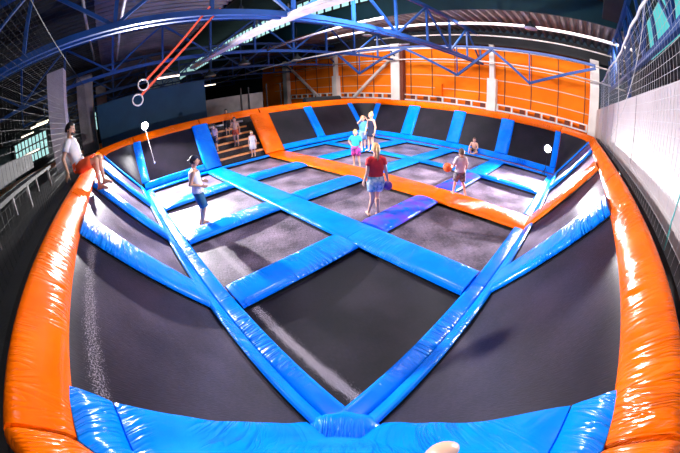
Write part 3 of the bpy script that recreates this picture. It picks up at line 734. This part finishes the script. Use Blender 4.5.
# ------------------------------------------------------------------ nets
def net(name, f, nu, nv, r, m, label):
    mb = MB()
    for i in range(nu + 1): mb.tube([f(i / nu, j / 12) for j in range(13)], r, 4, False)
    for j in range(nv + 1): mb.tube([f(i / 24, j / nv) for i in range(25)], r, 4, False)
    t = mb.build(name, m); tag(t, label, 'net'); return t
def fr_(u, v):
    x = -1.5 + 15.2 * u; b = .06 * math.sin(PI * v) * math.sin(9 * u + 2 * v)
    return V((x, -1.88 + b * .8, 1.98 + 2.55 * v + .05 * math.sin(20 * u) * (v > .9)))
nr = net('safety_net', fr_, 110, 20, .0022, M['netpale'], 'pale cord safety net before the white wall at right')
MB().tube([fr_(i / 40, 1) + V((0, 0, .02 * math.sin(i * 2.1))) for i in range(41)], .025, 6).build('head_rope', M['netpale'], nr)
rnd = random.Random(3)
for k, u in enumerate((.12, .2)):
    MB().tube([fr_(u + .012 * math.sin(7 * v / 10 + k), v / 10) for v in range(11)], .009, 5).build('cord', M['tealrope'], nr)
MB().tube([fr_(.30 + .4 * i / 10, 1 - i / 10) for i in range(11)], .008, 5).build('cord', M['netpale'], nr)
for k, u in enumerate((.55, .72, .86)): MB().tube([fr_(u, 0), fr_(u, 1)], .012, 5).build('cord', M['netpale'], nr)
def fl_(u, v):
    y = -1.2 + 14.2 * u; b = .06 * math.sin(PI * v) * math.sin(8 * u + v)
    return V((-2.08 + b, y, 2.0 + 3.0 * v))
nl = net('safety_net', fl_, 110, 26, .0018, M['netdark'], 'dark cord safety net along the left walkway')
MB().tube([fl_(i / 30, 1) for i in range(31)], .012, 6).build('head_rope', M['netdark'], nl)

# ------------------------------------------------------------------ gym rings on straps
def ring(p, top_, label):
    p = V(p); top_ = V(top_); d = (top_ - p).normalized()
    t = empty('gym_ring', p); tag(t, label, 'gym ring', 'gym rings on orange straps')
    pts = []
    vx = d; hx = V((-.75, -.1, .65)); hx = (hx - vx * hx.dot(vx)).normalized()
    for k in range(28):
        a = 2 * PI * k / 28; pts.append((vx * math.cos(a) + hx * math.sin(a)) * .115)
    MB().tube(pts, .016, 8, closed=True).build('ring', M['pale'], t, True)
    a = d * .10; side = d.cross(V((0, 0, 1))).normalized()
    n_ = 24; P = []
    for i in range(n_ + 1):
        q = a.lerp(top_ - p, i / n_); sg = V((0, 0, -.12 * math.sin(PI * i / n_)))
        P.append(q + sg)
    mb = MB()
    for i in range(n_): mb.bar(P[i], P[i + 1], .05, .012, up=(0, 1, .3))
    mb.build('strap', M['strap'], t)
ring((-.06, 5.2, 3.40), (1.75, 6.15, 5.30), 'upper gym ring on the orange strap at upper left')
ring((-.20, 5.15, 3.12), (2.05, 6.2, 5.25), 'lower gym ring on the orange strap at upper left')

# ------------------------------------------------------------------ strobes
def strobe(p, aim, label, stand=None):
    t = empty('strobe_light', p); tag(t, label, 'lamp', 'lit strobes at the court corners')
    a = (V(aim) - V(p)).normalized()
    MB().lathe([(.05, -.22), (.06, -.2), (.06, -.06), (.13, .0), (.20, .06), (.195, .06), (.12, .012)], (0, 0, 0), 18, a).build('reflector', M['black'], t, True)
    MB().lathe([(.0, .03), (.15, .034), (.155, .042), (.0, .055)], (0, 0, 0), 18, a).build('lamp_face', M['strobe'], t)
    if stand:
        MB().tube([(0, 0, -.02), (0, 0, stand + .05)], .012, 6).build('pole', M['black'], t)
        for k in range(3):
            an = 2 * PI * k / 3 + .4
            MB().tube([(0, 0, stand + .35), (.24 * math.cos(an), .24 * math.sin(an), stand)], .009, 6).build('leg', M['black'], t)
    l = bpy.data.lights.new('strobe_lamp', 'AREA'); l.shape = 'DISK'; l.size = .22; l.spread = R_(130); l.color = (1, .98, .98)
    lo = bpy.data.objects.new('strobe_lamp', l); COL.objects.link(lo); lo.parent = t
    lo.location = a * .075; lo.rotation_euler = (-a).to_track_quat('Z', 'Y').to_euler()
    return t, l
sL, lL = strobe((.57, 12.10, 2.42), (2.4, 3.0, .4), 'lit strobe light on the far rim at left, above the dark panels', -.26)
MB().tube([(0, -.02, -.05), (.03, -.25, -.5), (.06, -.62, -1.05), (.08, -.9, -1.5)], .006, 5).build('cable', M['pale'], sL)
MB().ell((.08, -.92, -1.54), (.03, .03, .05)).build('plug', M['pale'], sL)
lL.energy = 1500
sR, lR = strobe((11.9, .40, 1.12), (4.0, 2.6, .5), 'lit strobe light on low stand in the right floor corner', -1.17)
lR.energy = 850

# ------------------------------------------------------------------ balls
def ball(p, r, col, label, name='ball', col2=None):
    t = MB().ell((0, 0, 0), (r, r, r), 24, 16).build(name, varied('ball_skin_' + label.split()[0], col, col2 or col, 4, .35), None, True, p); tag(t, label, 'ball', None); return t

# ------------------------------------------------------------------ people
SK = {}
def skin(c):
    if c not in SK: SK[c] = varied('skin', c, tuple(x * .9 for x in c), 6, .5)
    return SK[c]
def cloth(c, c2=None, sc_=8, name='cloth'):
    return varied(name, c, c2 or tuple(x * .85 for x in c), sc_, .8)
def rcone(mb, a, b, ra, rb, n=12):
    """closed tapered limb with round ends"""
    a = V(a); b = V(b); d = (b - a).normalized(); pts = []; rs = []
    for t in (-1, -.8, -.4, 0): pts.append(a + d * (ra * t)); rs.append(ra * math.sqrt(max(0.02, 1 - t * t)))
    for t in (.33, .66): pts.append(a.lerp(b, t)); rs.append(ra + (rb - ra) * t)
    for t in (0, .4, .8, 1): pts.append(b + d * (rb * t)); rs.append(rb * math.sqrt(max(0.02, 1 - t * t)))
    mb.tube(pts, rs, n)
def eloft(mb, rings, lat, n=20, cap=False):
    """rings: (centre, half-width along lat, half-depth). cross-sections perpendicular to the path"""
    vs = []; m = len(rings); lat = V(lat).normalized()
    cs = [V(r[0]) for r in rings]
    for i, (c, a, b) in enumerate(rings):
        t = (cs[min(i + 1, m - 1)] - cs[max(i - 1, 0)]).normalized()
        l = (lat - t * lat.dot(t)).normalized(); dp = t.cross(l)
        for k in range(n):
            an = 2 * PI * k / n; vs.append(V(c) + l * (a * math.cos(an)) + dp * (b * math.sin(an)))
    fs = [(i * n + k, i * n + (k + 1) % n, (i + 1) * n + (k + 1) % n, (i + 1) * n + k) for i in range(m - 1) for k in range(n)]
    if cap: fs.append(tuple(range(n))[::-1]); fs.append(tuple((m - 1) * n + k for k in range(n)))
    mb.add(vs, fs)
def hand(mb, w, d, palm_n, thumb, s, curl=.5):
    """w wrist, d hand direction, palm_n direction the fingers curl to, thumb side dir, s = body height"""
    w = V(w); d = V(d).normalized(); pn = V(palm_n); pn = (pn - d * pn.dot(d)).normalized(); sd = V(thumb); sd = (sd - d * sd.dot(d) - pn * sd.dot(pn)).normalized()
    R = Matrix((sd, d, pn)).transposed()
    mb.ell(w + d * (.030 * s), (.024 * s, .034 * s, .012 * s), 12, 8, R)
    for k, (o, L_) in enumerate(((.017, .040), (.006, .046), (-.006, .043), (-.017, .033))):
        b = w + d * (.055 * s) + sd * (o * s)
        d1 = (d + pn * curl * .5).normalized(); d2 = (d + pn * curl * 1.6).normalized()
        m_ = b + d1 * (L_ * .55 * s); e_ = m_ + d2 * (L_ * .5 * s)
        rcone(mb, b - d * .01 * s, m_, .0058 * s, .0052 * s, 8); rcone(mb, m_, e_, .0052 * s, .0044 * s, 8)
    b = w + d * (.018 * s) + sd * (.018 * s); td = (d * .7 + sd * .6 + pn * .35).normalized(); m_ = b + td * (.026 * s)
    rcone(mb, b, m_, .0075 * s, .0062 * s, 8); rcone(mb, m_, m_ + (td + pn * .5 * curl + d * .3).normalized() * (.022 * s), .0060 * s, .005 * s, 8)

def person(label, pos, az, S, P, skinc, clothes, hair, child=False, group=None, face=0.0, nod=0.0):
    """P: joints in units of S, local x = right, y = forward, z = up"""
    D = dict(pelvis=(0, 0, .53), waist=(0, .005, .60), chest=(0, .0, .72), neck=(0, -.008, .825), headc=(0, .012, .928),
             rs=(.105, -.005, .795), re=(.14, -.015, .63), rw=(.15, .03, .49), ls=(-.105, -.005, .795), le=(-.14, -.015, .63), lw=(-.15, .03, .49),
             rh=(.052, 0, .51), rk=(.057, .012, .285), ra=(.057, -.012, .05), rt=(.066, .085, .018), lh=(-.052, 0, .51), lk=(-.057, .012, .285), la=(-.057, -.012, .05), lt=(-.066, .085, .018),
             rhd=None, lhd=None)
    if child: D['headc'] = (0, .012, .915)
    D.update(P); J = {k: (V(v) * S if v is not None else None) for k, v in D.items() if k != "curl"}
    root = empty('person', pos, az - PI / 2); tag(root, label, 'person', group)
    hs = 1.22 if child else 1.0
    mb = MB()
    lat = (J['rs'] - J['ls']).normalized(); plat = (J['rh'] - J['lh']).normalized()
    eloft(mb, [(J['pelvis'] - (J['waist'] - J['pelvis']).normalized() * .06 * S, .07 * S, .052 * S), (J['pelvis'], .092 * S, .064 * S), (J['waist'], .078 * S, .054 * S), (J['waist'].lerp(J['chest'], .5), .082 * S, .056 * S),
               (J['chest'], .096 * S, .062 * S), (J['chest'].lerp(J['neck'], .6), .088 * S, .056 * S), (J['neck'] - (J['neck'] - J['chest']).normalized() * .01 * S, .05 * S, .04 * S)], lat, 20, True)
    rcone(mb, J['neck'] - V((0, 0, .02 * S)), J['headc'] - V((0, .01 * S, .03 * S)), .034 * S, .031 * S)
    for s in 'rl':
        rcone(mb, J[s + 's'], J[s + 'e'], .031 * S, .023 * S); rcone(mb, J[s + 'e'], J[s + 'w'], .024 * S, .015 * S)
        rcone(mb, J['neck'].lerp(J[s + 's'], .3), J[s + 's'], .03 * S, .032 * S)
        rcone(mb, J[s + 'h'], J[s + 'k'], .055 * S, .034 * S); rcone(mb, J[s + 'k'], J[s + 'a'], .034 * S, .019 * S)
        kn, an = J[s + 'k'], J[s + 'a']; sh = (an - kn)
        back = (V((0, -1, 0)) - sh.normalized() * V((0, -1, 0)).dot(sh.normalized()))
        rcone(mb, kn.lerp(an, .22) + back * .012 * S, kn.lerp(an, .45) + back * .008 * S, .032 * S, .026 * S)
        toe = J[s + 't']; fd = (toe - an).normalized(); heel = an + V((0, 0, -.028 * S)) - V((fd.x, fd.y, 0)) * .022 * S
        rcone(mb, heel, an.lerp(toe, .55) , .021 * S, .022 * S); rcone(mb, an.lerp(toe, .45), toe, .023 * S, .016 * S); rcone(mb, an, an.lerp(toe, .5), .021 * S, .018 * S)
        d = J[s + 'hd'] if J[s + 'hd'] is not None else (J[s + 'w'] - J[s + 'e'])
        sx = 1 if s == 'r' else -1
        hand(mb, J[s + 'w'], d, P.get(s + 'pn', (-sx, .3, 0)), P.get(s + 'th', (-.2 * sx, 1, 0)), S * (1.05 if child else 1), P.get('curl', .5))
    # head
    Rh = Matrix.Rotation(-face, 3, 'Z') @ Matrix.Rotation(-nod, 3, 'X'); hc = J['headc']
    hb = MB(); hb.ell((0, 0, 0), (.046 * S * hs, .058 * S * hs, .070 * S * hs), 20, 16)
    hv = []
    for v in hb.v:
        x, y, z = v
        if z < 0:
            f = -z / (.07 * S * hs); x *= 1 - .30 * f * f; y = y * (1 - .18 * f) + .012 * S * f
        if y < 0 and z > -.02 * S: y *= 1.05
        hv.append(hc + Rh @ V((x, y, z)))
    mb.add(hv, hb.f)
    q = lambda x, y, z: hc + Rh @ V((x * S * hs, y * S * hs, z * S * hs))
    rcone(mb, q(0, .056, .004), q(0, .066, -.014), .006 * S * hs, .009 * S * hs, 8)
    for sx in (-1, 1): mb.ell(q(.047 * sx, -.004, -.002), (.006 * S * hs, .014 * S * hs, .018 * S * hs), 10, 8, Rh)
    me = mb.mesh('tmp'); tmp = bpy.data.objects.new('tmp', me); COL.objects.link(tmp)
    rm = tmp.modifiers.new('r', 'REMESH'); rm.mode = 'VOXEL'; rm.voxel_size = max(.0075, .0052 * S)
    sm = tmp.modifiers.new('s', 'SMOOTH'); sm.iterations = 3; sm.factor = .5
    dg = bpy.context.evaluated_depsgraph_get(); dg.update(); me2 = bpy.data.meshes.new_from_object(tmp.evaluated_get(dg))
    bpy.data.objects.remove(tmp); bpy.data.meshes.remove(me)
    for p in me2.polygons: p.use_smooth = True
    me2.materials.clear(); me2.materials.append(skin(skinc)); me2.name = 'body'
    b = bpy.data.objects.new('body', me2); COL.objects.link(b); b.parent = root
    for sx in (-1, 1): MB().ell(q(.019 * sx, .0535, .008), (.0065 * S * hs,) * 3, 8, 6).build('eye', M['black'], root, True)
    MB().ell(q(0, .0585, -.033), (.016 * S * hs, .006 * S * hs, .005 * S * hs), 10, 6, Rh).build('lips', skin(tuple(c * t for c, t in zip(skinc, (.8, .5, .5)))), root, True)
    # hair: scalp shell
    def scalp(c, grow=1.1, low=-.35, name='hair'):
        h = MB(); h.ell((0, 0, 0), (.046 * S * hs * grow, .060 * S * hs * grow, .070 * S * hs * grow), 24, 18); keep = []
        for f in h.f:
            m_ = sum((V(h.v[i]) for i in f), V((0, 0, 0))) / len(f); x, y, z = m_.x / (.046 * S * hs), m_.y / (.058 * S * hs), m_.z / (.07 * S * hs)
            if z > .55 - .1 * (y < 0) or (y < .25 and z > low) or (y < .55 and z > .2): keep.append(f)
        g = MB(); g.add([hc + Rh @ V((v[0], v[1] - .004 * S, v[2] + .004 * S)) for v in h.v], keep)
        o = g.build(name, c, root, True); md = o.modifiers.new('t', 'SOLIDIFY'); md.thickness = .012 * S; md.offset = -1; return o
    hm = varied('hair', hair['c'], tuple(x * .7 for x in hair['c']), 20, .6)
    scalp(hm, hair.get('grow', 1.12), hair.get('low', -.4))
    if hair.get('pony'):
        MB().tube([q(0, -.055, .05), q(0, -.085, .045), q(.0, -.092, -.01), q(.005, -.082, -.08), q(.0, -.075, -.13)], [.012 * S, .022 * S, .024 * S, .018 * S, .004 * S], 10).build('ponytail', hm, root, True)
    if hair.get('bun'): MB().ell(q(0, -.03, .085), (.028 * S, .028 * S, .024 * S)).build('hair_bun', hm, root, True)
    if hair.get('long'):
        g = MB(); eloft(g, [(q(0, -.035, .03), .05 * S * hs, .035 * S * hs), (q(0, -.045, -.05), .055 * S * hs, .03 * S), (q(0, -.05, -.12), .05 * S * hs, .022 * S), (q(0, -.05, -.17), .03 * S, .01 * S)], lat, 16, True); g.build('hair_length', hm, root, True)
    if hair.get('beard'):
        h = MB(); h.ell((0, 0, 0), (.043 * S, .060 * S, .070 * S), 20, 16); keep = []
        for f in h.f:
            m_ = sum((V(h.v[i]) for i in f), V((0, 0, 0))) / len(f)
            if m_.z < -.022 * S and m_.y > -.01 * S and not (abs(m_.x) < .014 * S and -.04 * S < m_.z): keep.append(f)
        vv = []
        for v in h.v:
            x, y, z = v
            if z < 0: f = -z / (.07 * S); x *= 1 - .26 * f * f; y = y * (1 - .15 * f) + .014 * S * f
            vv.append(hc + Rh @ V((x, y, z)))
        g = MB(); g.add(vv, keep); o = g.build('beard', hm, root, True); md = o.modifiers.new('t', 'SOLIDIFY'); md.thickness = .01 * S; md.offset = 1
    # clothes
    def solid(o, t=.006):
        md = o.modifiers.new('t', 'SOLIDIFY'); md.thickness = t; md.offset = 1
        for p in o.data.polygons: p.use_smooth = True
        return o
    for cl in clothes:
        g = MB(); kd = cl['t']; m_ = cl['m']; k = cl.get('ease', 1.14)
        if kd in ('shirt', 'tank', 'dress'):
            pl, wa, ch, nk = J['pelvis'], J['waist'], J['chest'], J['neck']; dn = (pl - wa).normalized()
            hem = cl.get('hem', .02)
            rings = []
            if kd == 'dress':
                kz = (J['rk'] + J['lk']) / 2; hp = (J['rh'] + J['lh']) / 2
                rings += [(hp.lerp(kz, cl.get('len', .75)), .135 * S, .10 * S), (hp.lerp(kz, .3), .118 * S, .085 * S)]
            else: rings += [(pl + dn * hem * S, .100 * S * k, .072 * S * k)]
            rings += [(pl, .094 * S * k, .068 * S * k), (wa, .082 * S * k, .060 * S * k), (wa.lerp(ch, .5), .086 * S * k, .062 * S * k), (ch, .098 * S * k, .067 * S * k), (ch.lerp(nk, .55), .092 * S * k, .058 * S * k)]
            if kd == 'shirt': rings += [(ch.lerp(nk, .86), .066 * S * k, .047 * S * k), (ch.lerp(nk, .98), .042 * S * k, .040 * S * k)]
            else: rings += [(ch.lerp(nk, .72), .072 * S * k, .052 * S * k)]
            eloft(g, rings, lat, 24)
            for s in 'rl':
                sh, el = J[s + 's'], J[s + 'e']
                if kd == 'shirt':
                    le = cl.get('sleeve', .55); d = (el - sh).normalized(); ct = J['neck'].lerp(sh, .35)
                    pts = [ct - V((0, 0, .012 * S)), ct.lerp(sh, .6), sh + d * .005 * S, sh.lerp(el, le * .5), sh.lerp(el, le)]
                    g.tube(pts, [.036 * S, .039 * S, .040 * S, .037 * S, .040 * S], 14, False)
                else:
                    g.tube([ch.lerp(nk, .72).lerp(sh, .45), nk.lerp(sh, .45) + V((0, 0, .03 * S))], .018 * S, 8)
            nm = {'shirt': 'shirt', 'tank': 'tank_top', 'dress': 'dress'}[kd]
            solid(g.build(nm, m_, root))
            if cl.get('logo'):
                fw = lat.cross(V((0, 0, 1))) * -1
                c0 = wa.lerp(ch, .1) + V((0, .062 * S * k + .012, 0))
                MB().tube([c0 + V((.018 * S * math.cos(a), 0.003, .018 * S * math.sin(a))) for a in [2 * PI * i / 14 for i in range(14)]], .004 * S, 6, closed=True).build('printed_emblem', M['black'], root)
        elif kd in ('shorts',):
            le = cl.get('len', .8); pl, wa = J['pelvis'], J['waist']; up = (wa - pl).normalized()
            hp = (J['rh'] + J['lh']) / 2
            eloft(g, [(hp - up * .035 * S, .086 * S * k, .066 * S * k), (hp + up * .0 * S, .096 * S * k, .070 * S * k), (pl + up * .05 * S, .086 * S * k, .062 * S * k)], plat, 24)
            for s in 'rl':
                h_, kn = J[s + 'h'], J[s + 'k']
                g.tube([h_ - (kn - h_) * .02, h_.lerp(kn, le * .35), h_.lerp(kn, le * .7), h_.lerp(kn, le)], [.058 * S * k, .058 * S * k, .054 * S * k, .053 * S * k], 16, False)
            solid(g.build('shorts', m_, root))
        elif kd == 'cap':
            h = MB(); r3 = (.046 * S * 1.2, .060 * S * 1.16, .070 * S * 1.15); h.ell((0, 0, 0), r3, 24, 16)
            keep = [f for f in h.f if sum(h.v[i][2] for i in f) / len(f) > .025 * S]
            g.add([hc + Rh @ V((v[0], v[1], v[2])) for v in h.v], keep); o = solid(g.build('cap', m_, root))
            sg = -1 if cl.get('back') else 1; br = MB()
            P_ = []
            for i in range(9):
                a = PI * (i / 8); r_ = V((.052 * S * math.cos(a), sg * (.05 * S + .05 * S * math.sin(a)), .026 * S)); r0 = V((.052 * S * math.cos(a), sg * .05 * S * math.sin(a), .032 * S))
                P_.append([hc + Rh @ r0, hc + Rh @ r_])
            br.grid(P_); solid(br.build('brim', m_, o))
    return root, J

WHITE = cloth((.80, .76, .80), name='white_cotton'); TAN = (.62, .33, .22); PINK = (.74, .40, .28)
# seated man on the left rim
person('dark haired bearded man in white shirt and orange shorts sitting on left rim', (-1.60, 5.05, 2.19 - .53 * 1.78 + .09), R_(-12), 1.78,
       dict(waist=(0, -.02, .60), chest=(0, -.05, .72), neck=(0, -.075, .825), headc=(0, -.045, .925), rs=(.105, -.065, .795), ls=(-.105, -.065, .795),
            re=(.15, -.13, .66), rw=(.14, -.11, .505), rhd=(.1, -.4, -.6), le=(-.15, -.09, .65), lw=(-.12, .04, .56),
            rk=(.075, .235, .525), ra=(.07, .215, .265), rt=(.08, .30, .215), lk=(-.06, .24, .53), la=(-.055, .245, .28), lt=(-.055, .33, .235)), TAN,
       [dict(t='shirt', m=WHITE, logo=True), dict(t='shorts', m=cloth((.85, .10, .02), name='orange_red_cloth'), len=.8)], dict(c=(.012, .008, .008), beard=True), face=.1, nod=.25)
# man in cap
person('standing man in white tank top, navy shorts and backward cap on left beds', (.93, 5.78, -.12), R_(-20), 1.74,
       dict(re=(.13, -.07, .65), rw=(.11, .07, .60), le=(-.14, -.05, .645), lw=(-.08, .09, .62), chest=(0, -.01, .72), neck=(0, .0, .825), headc=(0, .03, .925),
            rk=(.06, .05, .285), ra=(.06, -.03, .05), rt=(.066, .07, .02), lk=(-.06, .03, .285), la=(-.06, -.05, .05), lt=(-.066, .05, .02)), TAN,
       [dict(t='tank', m=WHITE, ease=1.22), dict(t='shorts', m=cloth((.01, .10, .22), name='navy_cloth'), len=.95), dict(t='cap', m=cloth((.012, .02, .06), name='navy_cap_cloth'), back=True)], dict(c=(.03, .02, .015)))
# woman in red
pw, jw = person('blonde woman in red shirt and pale flowered shorts walking with a ball', (3.98, 3.08, -.11), R_(58), 1.68,
       dict(rs=(.092, -.005, .795), ls=(-.092, -.005, .795), re=(.125, -.03, .64), rw=(.165, .0, .505), le=(-.12, -.02, .64), lw=(-.145, .04, .505), rk=(.03, .06, .285), ra=(.035, -.03, .05), rt=(.03, .055, .02), lk=(-.05, -.02, .285), la=(-.075, .06, .05), lt=(-.085, .15, .02), curl=.9), PINK,
       [dict(t='shirt', m=cloth((.72, .02, .03), name='red_cotton'), sleeve=.45, hem=.0), dict(t='shorts', m=varied('flowered_cloth', (.75, .75, .8), (.05, .25, .45), 14, .8), len=.55, ease=1.2)], dict(c=(.75, .42, .16), pony=True, grow=1.18))
rz = Matrix.Rotation(R_(58) - PI / 2, 3, 'Z')
ball(V((3.98, 3.08, -.11)) + rz @ (jw['rw'] + V((.012, .03, -.13))), .105, (.02, .03, .32), "dark blue and purple ball held in the red-shirted woman's right hand", col2=(.18, .02, .22))
# boy in white with orange ball
pb, jb = person('boy in white shirt and dark patterned shorts walking away on the orange walkway', (6.30, 2.12, .06), R_(50), 1.26,
       dict(le=(-.17, -.02, .64), lw=(-.17, .09, .54), re=(.15, .0, .64), rw=(.15, .05, .50), rk=(.075, -.03, .29), ra=(.13, -.11, .07), rt=(.15, -.03, .02), lk=(-.06, .07, .285), la=(-.09, .05, .05), lt=(-.10, .14, .02), curl=.8), PINK,
       [dict(t='shirt', m=cloth((.80, .66, .70), name='pale_pink_white_cotton'), ease=1.25, sleeve=.75), dict(t='shorts', m=varied('dark_pattern_cloth', (.03, .03, .05), (.3, .28, .32), 18, .8), len=.9, ease=1.25)], dict(c=(.10, .05, .03)), child=True)
rz = Matrix.Rotation(R_(50) - PI / 2, 3, 'Z')
ball(V((6.30, 2.12, .06)) + rz @ (jb['lw'] + V((-.07, .09, .02))), .125, (.85, .10, .02), "orange ball held at the white-shirted boy's left side", col2=(.75, .16, .03))
# teal boy
person('boy in turquoise shirt and pink patterned shorts with hand on hip', (6.9, 6.45, -.11), R_(205), 1.36,
       dict(re=(.20, -.03, .68), rw=(.12, .03, .58), rhd=(-.6, .4, -.3), le=(-.16, .0, .64), lw=(-.19, .06, .52), rk=(.05, .02, .285), lk=(-.08, .02, .285), la=(-.11, .0, .05), lt=(-.14, .08, .02)), PINK,
       [dict(t='shirt', m=cloth((.02, .55, .58), name='turquoise_cotton'), ease=1.2, sleeve=.7), dict(t='shorts', m=varied('pink_pattern_cloth', (.55, .03, .30), (.06, .03, .20), 12, .8), len=.95, ease=1.2)], dict(c=(.62, .33, .13)), child=True, face=-.4)
# boy in light blue with raised hands
person('boy in light blue shirt and jeans shorts raising both hands to his face', (9.05, 8.05, -.05), R_(240), 1.56,
       dict(re=(.17, .10, .80), rw=(.075, .12, .92), rhd=(-.3, .1, .6), le=(-.17, .10, .80), lw=(-.075, .12, .92), lhd=(.3, .1, .6), rpn=(-1, -.2, 0), lpn=(1, -.2, 0)), PINK,
       [dict(t='shirt', m=cloth((.08, .32, .75), name='light_blue_cotton'), ease=1.15), dict(t='shorts', m=cloth((.22, .36, .62), name='denim'), len=.9, ease=1.15)], dict(c=(.45, .22, .10)), child=True)
# woman in dark dress
person('blonde woman in short dark navy dress standing beside the boy', (9.0, 7.5, -.05), R_(165), 1.74,
       dict(re=(.15, .03, .64), rw=(.14, .08, .50), le=(-.15, -.02, .64), lw=(-.16, .02, .50), rk=(.05, .04, .285), ra=(.05, .05, .05), rt=(.06, .14, .02)), PINK,
       [dict(t='dress', m=cloth((.010, .014, .05), name='navy_dress_cloth'), len=.55)], dict(c=(.75, .45, .18), bun=True, grow=1.15))
# child sitting at the foot of the far right bank
person('shirtless child crouching at the foot of the far right bank', (12.15, 3.95, .05 - .30), R_(195), 1.30,
       dict(pelvis=(0, -.02, .36), waist=(0, .0, .43), chest=(0, .03, .54), neck=(0, .06, .64), headc=(0, .09, .735), rs=(.105, .055, .61), ls=(-.105, .055, .61), re=(.16, .13, .47), rw=(.17, .17, .32), le=(-.15, .14, .47), lw=(-.08, .21, .40),
            rh=(.052, -.02, .35), lh=(-.052, -.02, .35), rk=(.12, .19, .42), ra=(.09, .12, .27), rt=(.10, .20, .24), lk=(-.13, .17, .33), la=(-.02, .17, .27), lt=(.05, .21, .25)), PINK,
       [dict(t='shorts', m=cloth((.02, .02, .03), name='black_cloth'), len=.7)], dict(c=(.12, .06, .03)), child=True)
# small girl in white by the orange divider
person('small girl in white dress and hat beside the orange divider', (5.02, 10.82, .05), R_(235), 1.16,
       dict(), PINK, [dict(t='dress', m=cloth((.85, .82, .80), name='white_dress_cloth'), len=.9), dict(t='cap', m=cloth((.85, .8, .74), name='white_hat_cloth'))], dict(c=(.65, .40, .18)), child=True)
# children on the stairs
person('bare chested child in orange shorts standing on the stairs', (4.62, 11.64, .54), R_(235), 1.36,
       dict(re=(.16, .05, .66), rw=(.08, .12, .70)), TAN, [dict(t='shorts', m=cloth((.75, .12, .05), name='orange_trunks_cloth'), len=.5)], dict(c=(.05, .03, .02)), child=True)
person('child in black clothes standing higher on the stairs', (4.55, 12.40, 1.06), R_(250), 1.25,
       dict(), TAN, [dict(t='shirt', m=cloth((.012, .012, .016), name='black_cotton'), ease=1.2, sleeve=.8), dict(t='shorts', m=cloth((.015, .015, .02), name='black_short_cloth'), len=1.0, ease=1.2)], dict(c=(.02, .015, .012)), child=True)
person('child in pale pink shirt at the left end of the stairs', (3.62, 11.7, .54), R_(200), 1.22,
       dict(), PINK, [dict(t='shirt', m=cloth((.80, .48, .50), name='pale_pink_cotton'), ease=1.2), dict(t='shorts', m=cloth((.04, .05, .12), name='dark_short_cloth'), len=.9, ease=1.2)], dict(c=(.03, .02, .02)), child=True)
ball((-.062, -.861, 1.10), .13, (.80, .42, .26), 'pale peach ball lying on the blue corner cushion, cut by the bottom edge', col2=(.85, .50, .32))

# ------------------------------------------------------------------ light: daylight monitor, added fill lights
def area(name, loc, sx, sy, energy, col=(1, 1, 1), rot=(0, 0, 0), spread=None):
    l = bpy.data.lights.new(name, 'AREA'); l.shape = 'RECTANGLE'; l.size = sx; l.size_y = sy; l.energy = energy; l.color = col
    if spread: l.spread = R_(spread)
    o = bpy.data.objects.new(name, l); COL.objects.link(o); o.location = loc; o.rotation_euler = rot; return o
area('monitor_daylight', (9.2, 8, 10.7), 8, 14, 260, (.93, .96, 1))
area('near_lamp_row', (1.8, 1.8, 7.3), 2.2, 2.2, 75, (1, .97, .96), rot=(0, 0, R_(45)), spread=120)  # unseen fill added over the near corner to brighten pads and rims
for k, (x, y, e) in enumerate(((3.6, 5.6, 95), (6.2, 3.4, 105), (8.6, 7.6, 75))):
    area('overhead_fill_light', (x, y, 7.2), .5, .5, e, (1, .97, .96), spread=110)  # added fills without fixtures, for court brightness and crisp highlights
area('far_rim_fill_light', (4.2, 3.4, 7.2), .8, .8, 620, (1, .96, .94), rot=V((-.68, -.6, .52)).to_track_quat('Z', 'Y').to_euler(), spread=80)  # extra fill aimed at the far banks to brighten their rims
area('wall_fill_light', (14.6, 6, 7.2), 1.5, 22, 1600, (1, .9, .82), rot=(0, R_(-35), 0), spread=140)  # long fill light added to brighten the orange wall

wd = bpy.data.worlds.new('world'); sc.world = wd; wd.use_nodes = True
wd.node_tree.nodes['Background'].inputs['Color'].default_value = (.25, .35, .5, 1); wd.node_tree.nodes['Background'].inputs['Strength'].default_value = .12
vs_ = sc.view_settings; vs_.view_transform = 'Standard'; vs_.look = 'None'; vs_.exposure = 0; vs_.gamma = 1; vs_.use_curve_mapping = False
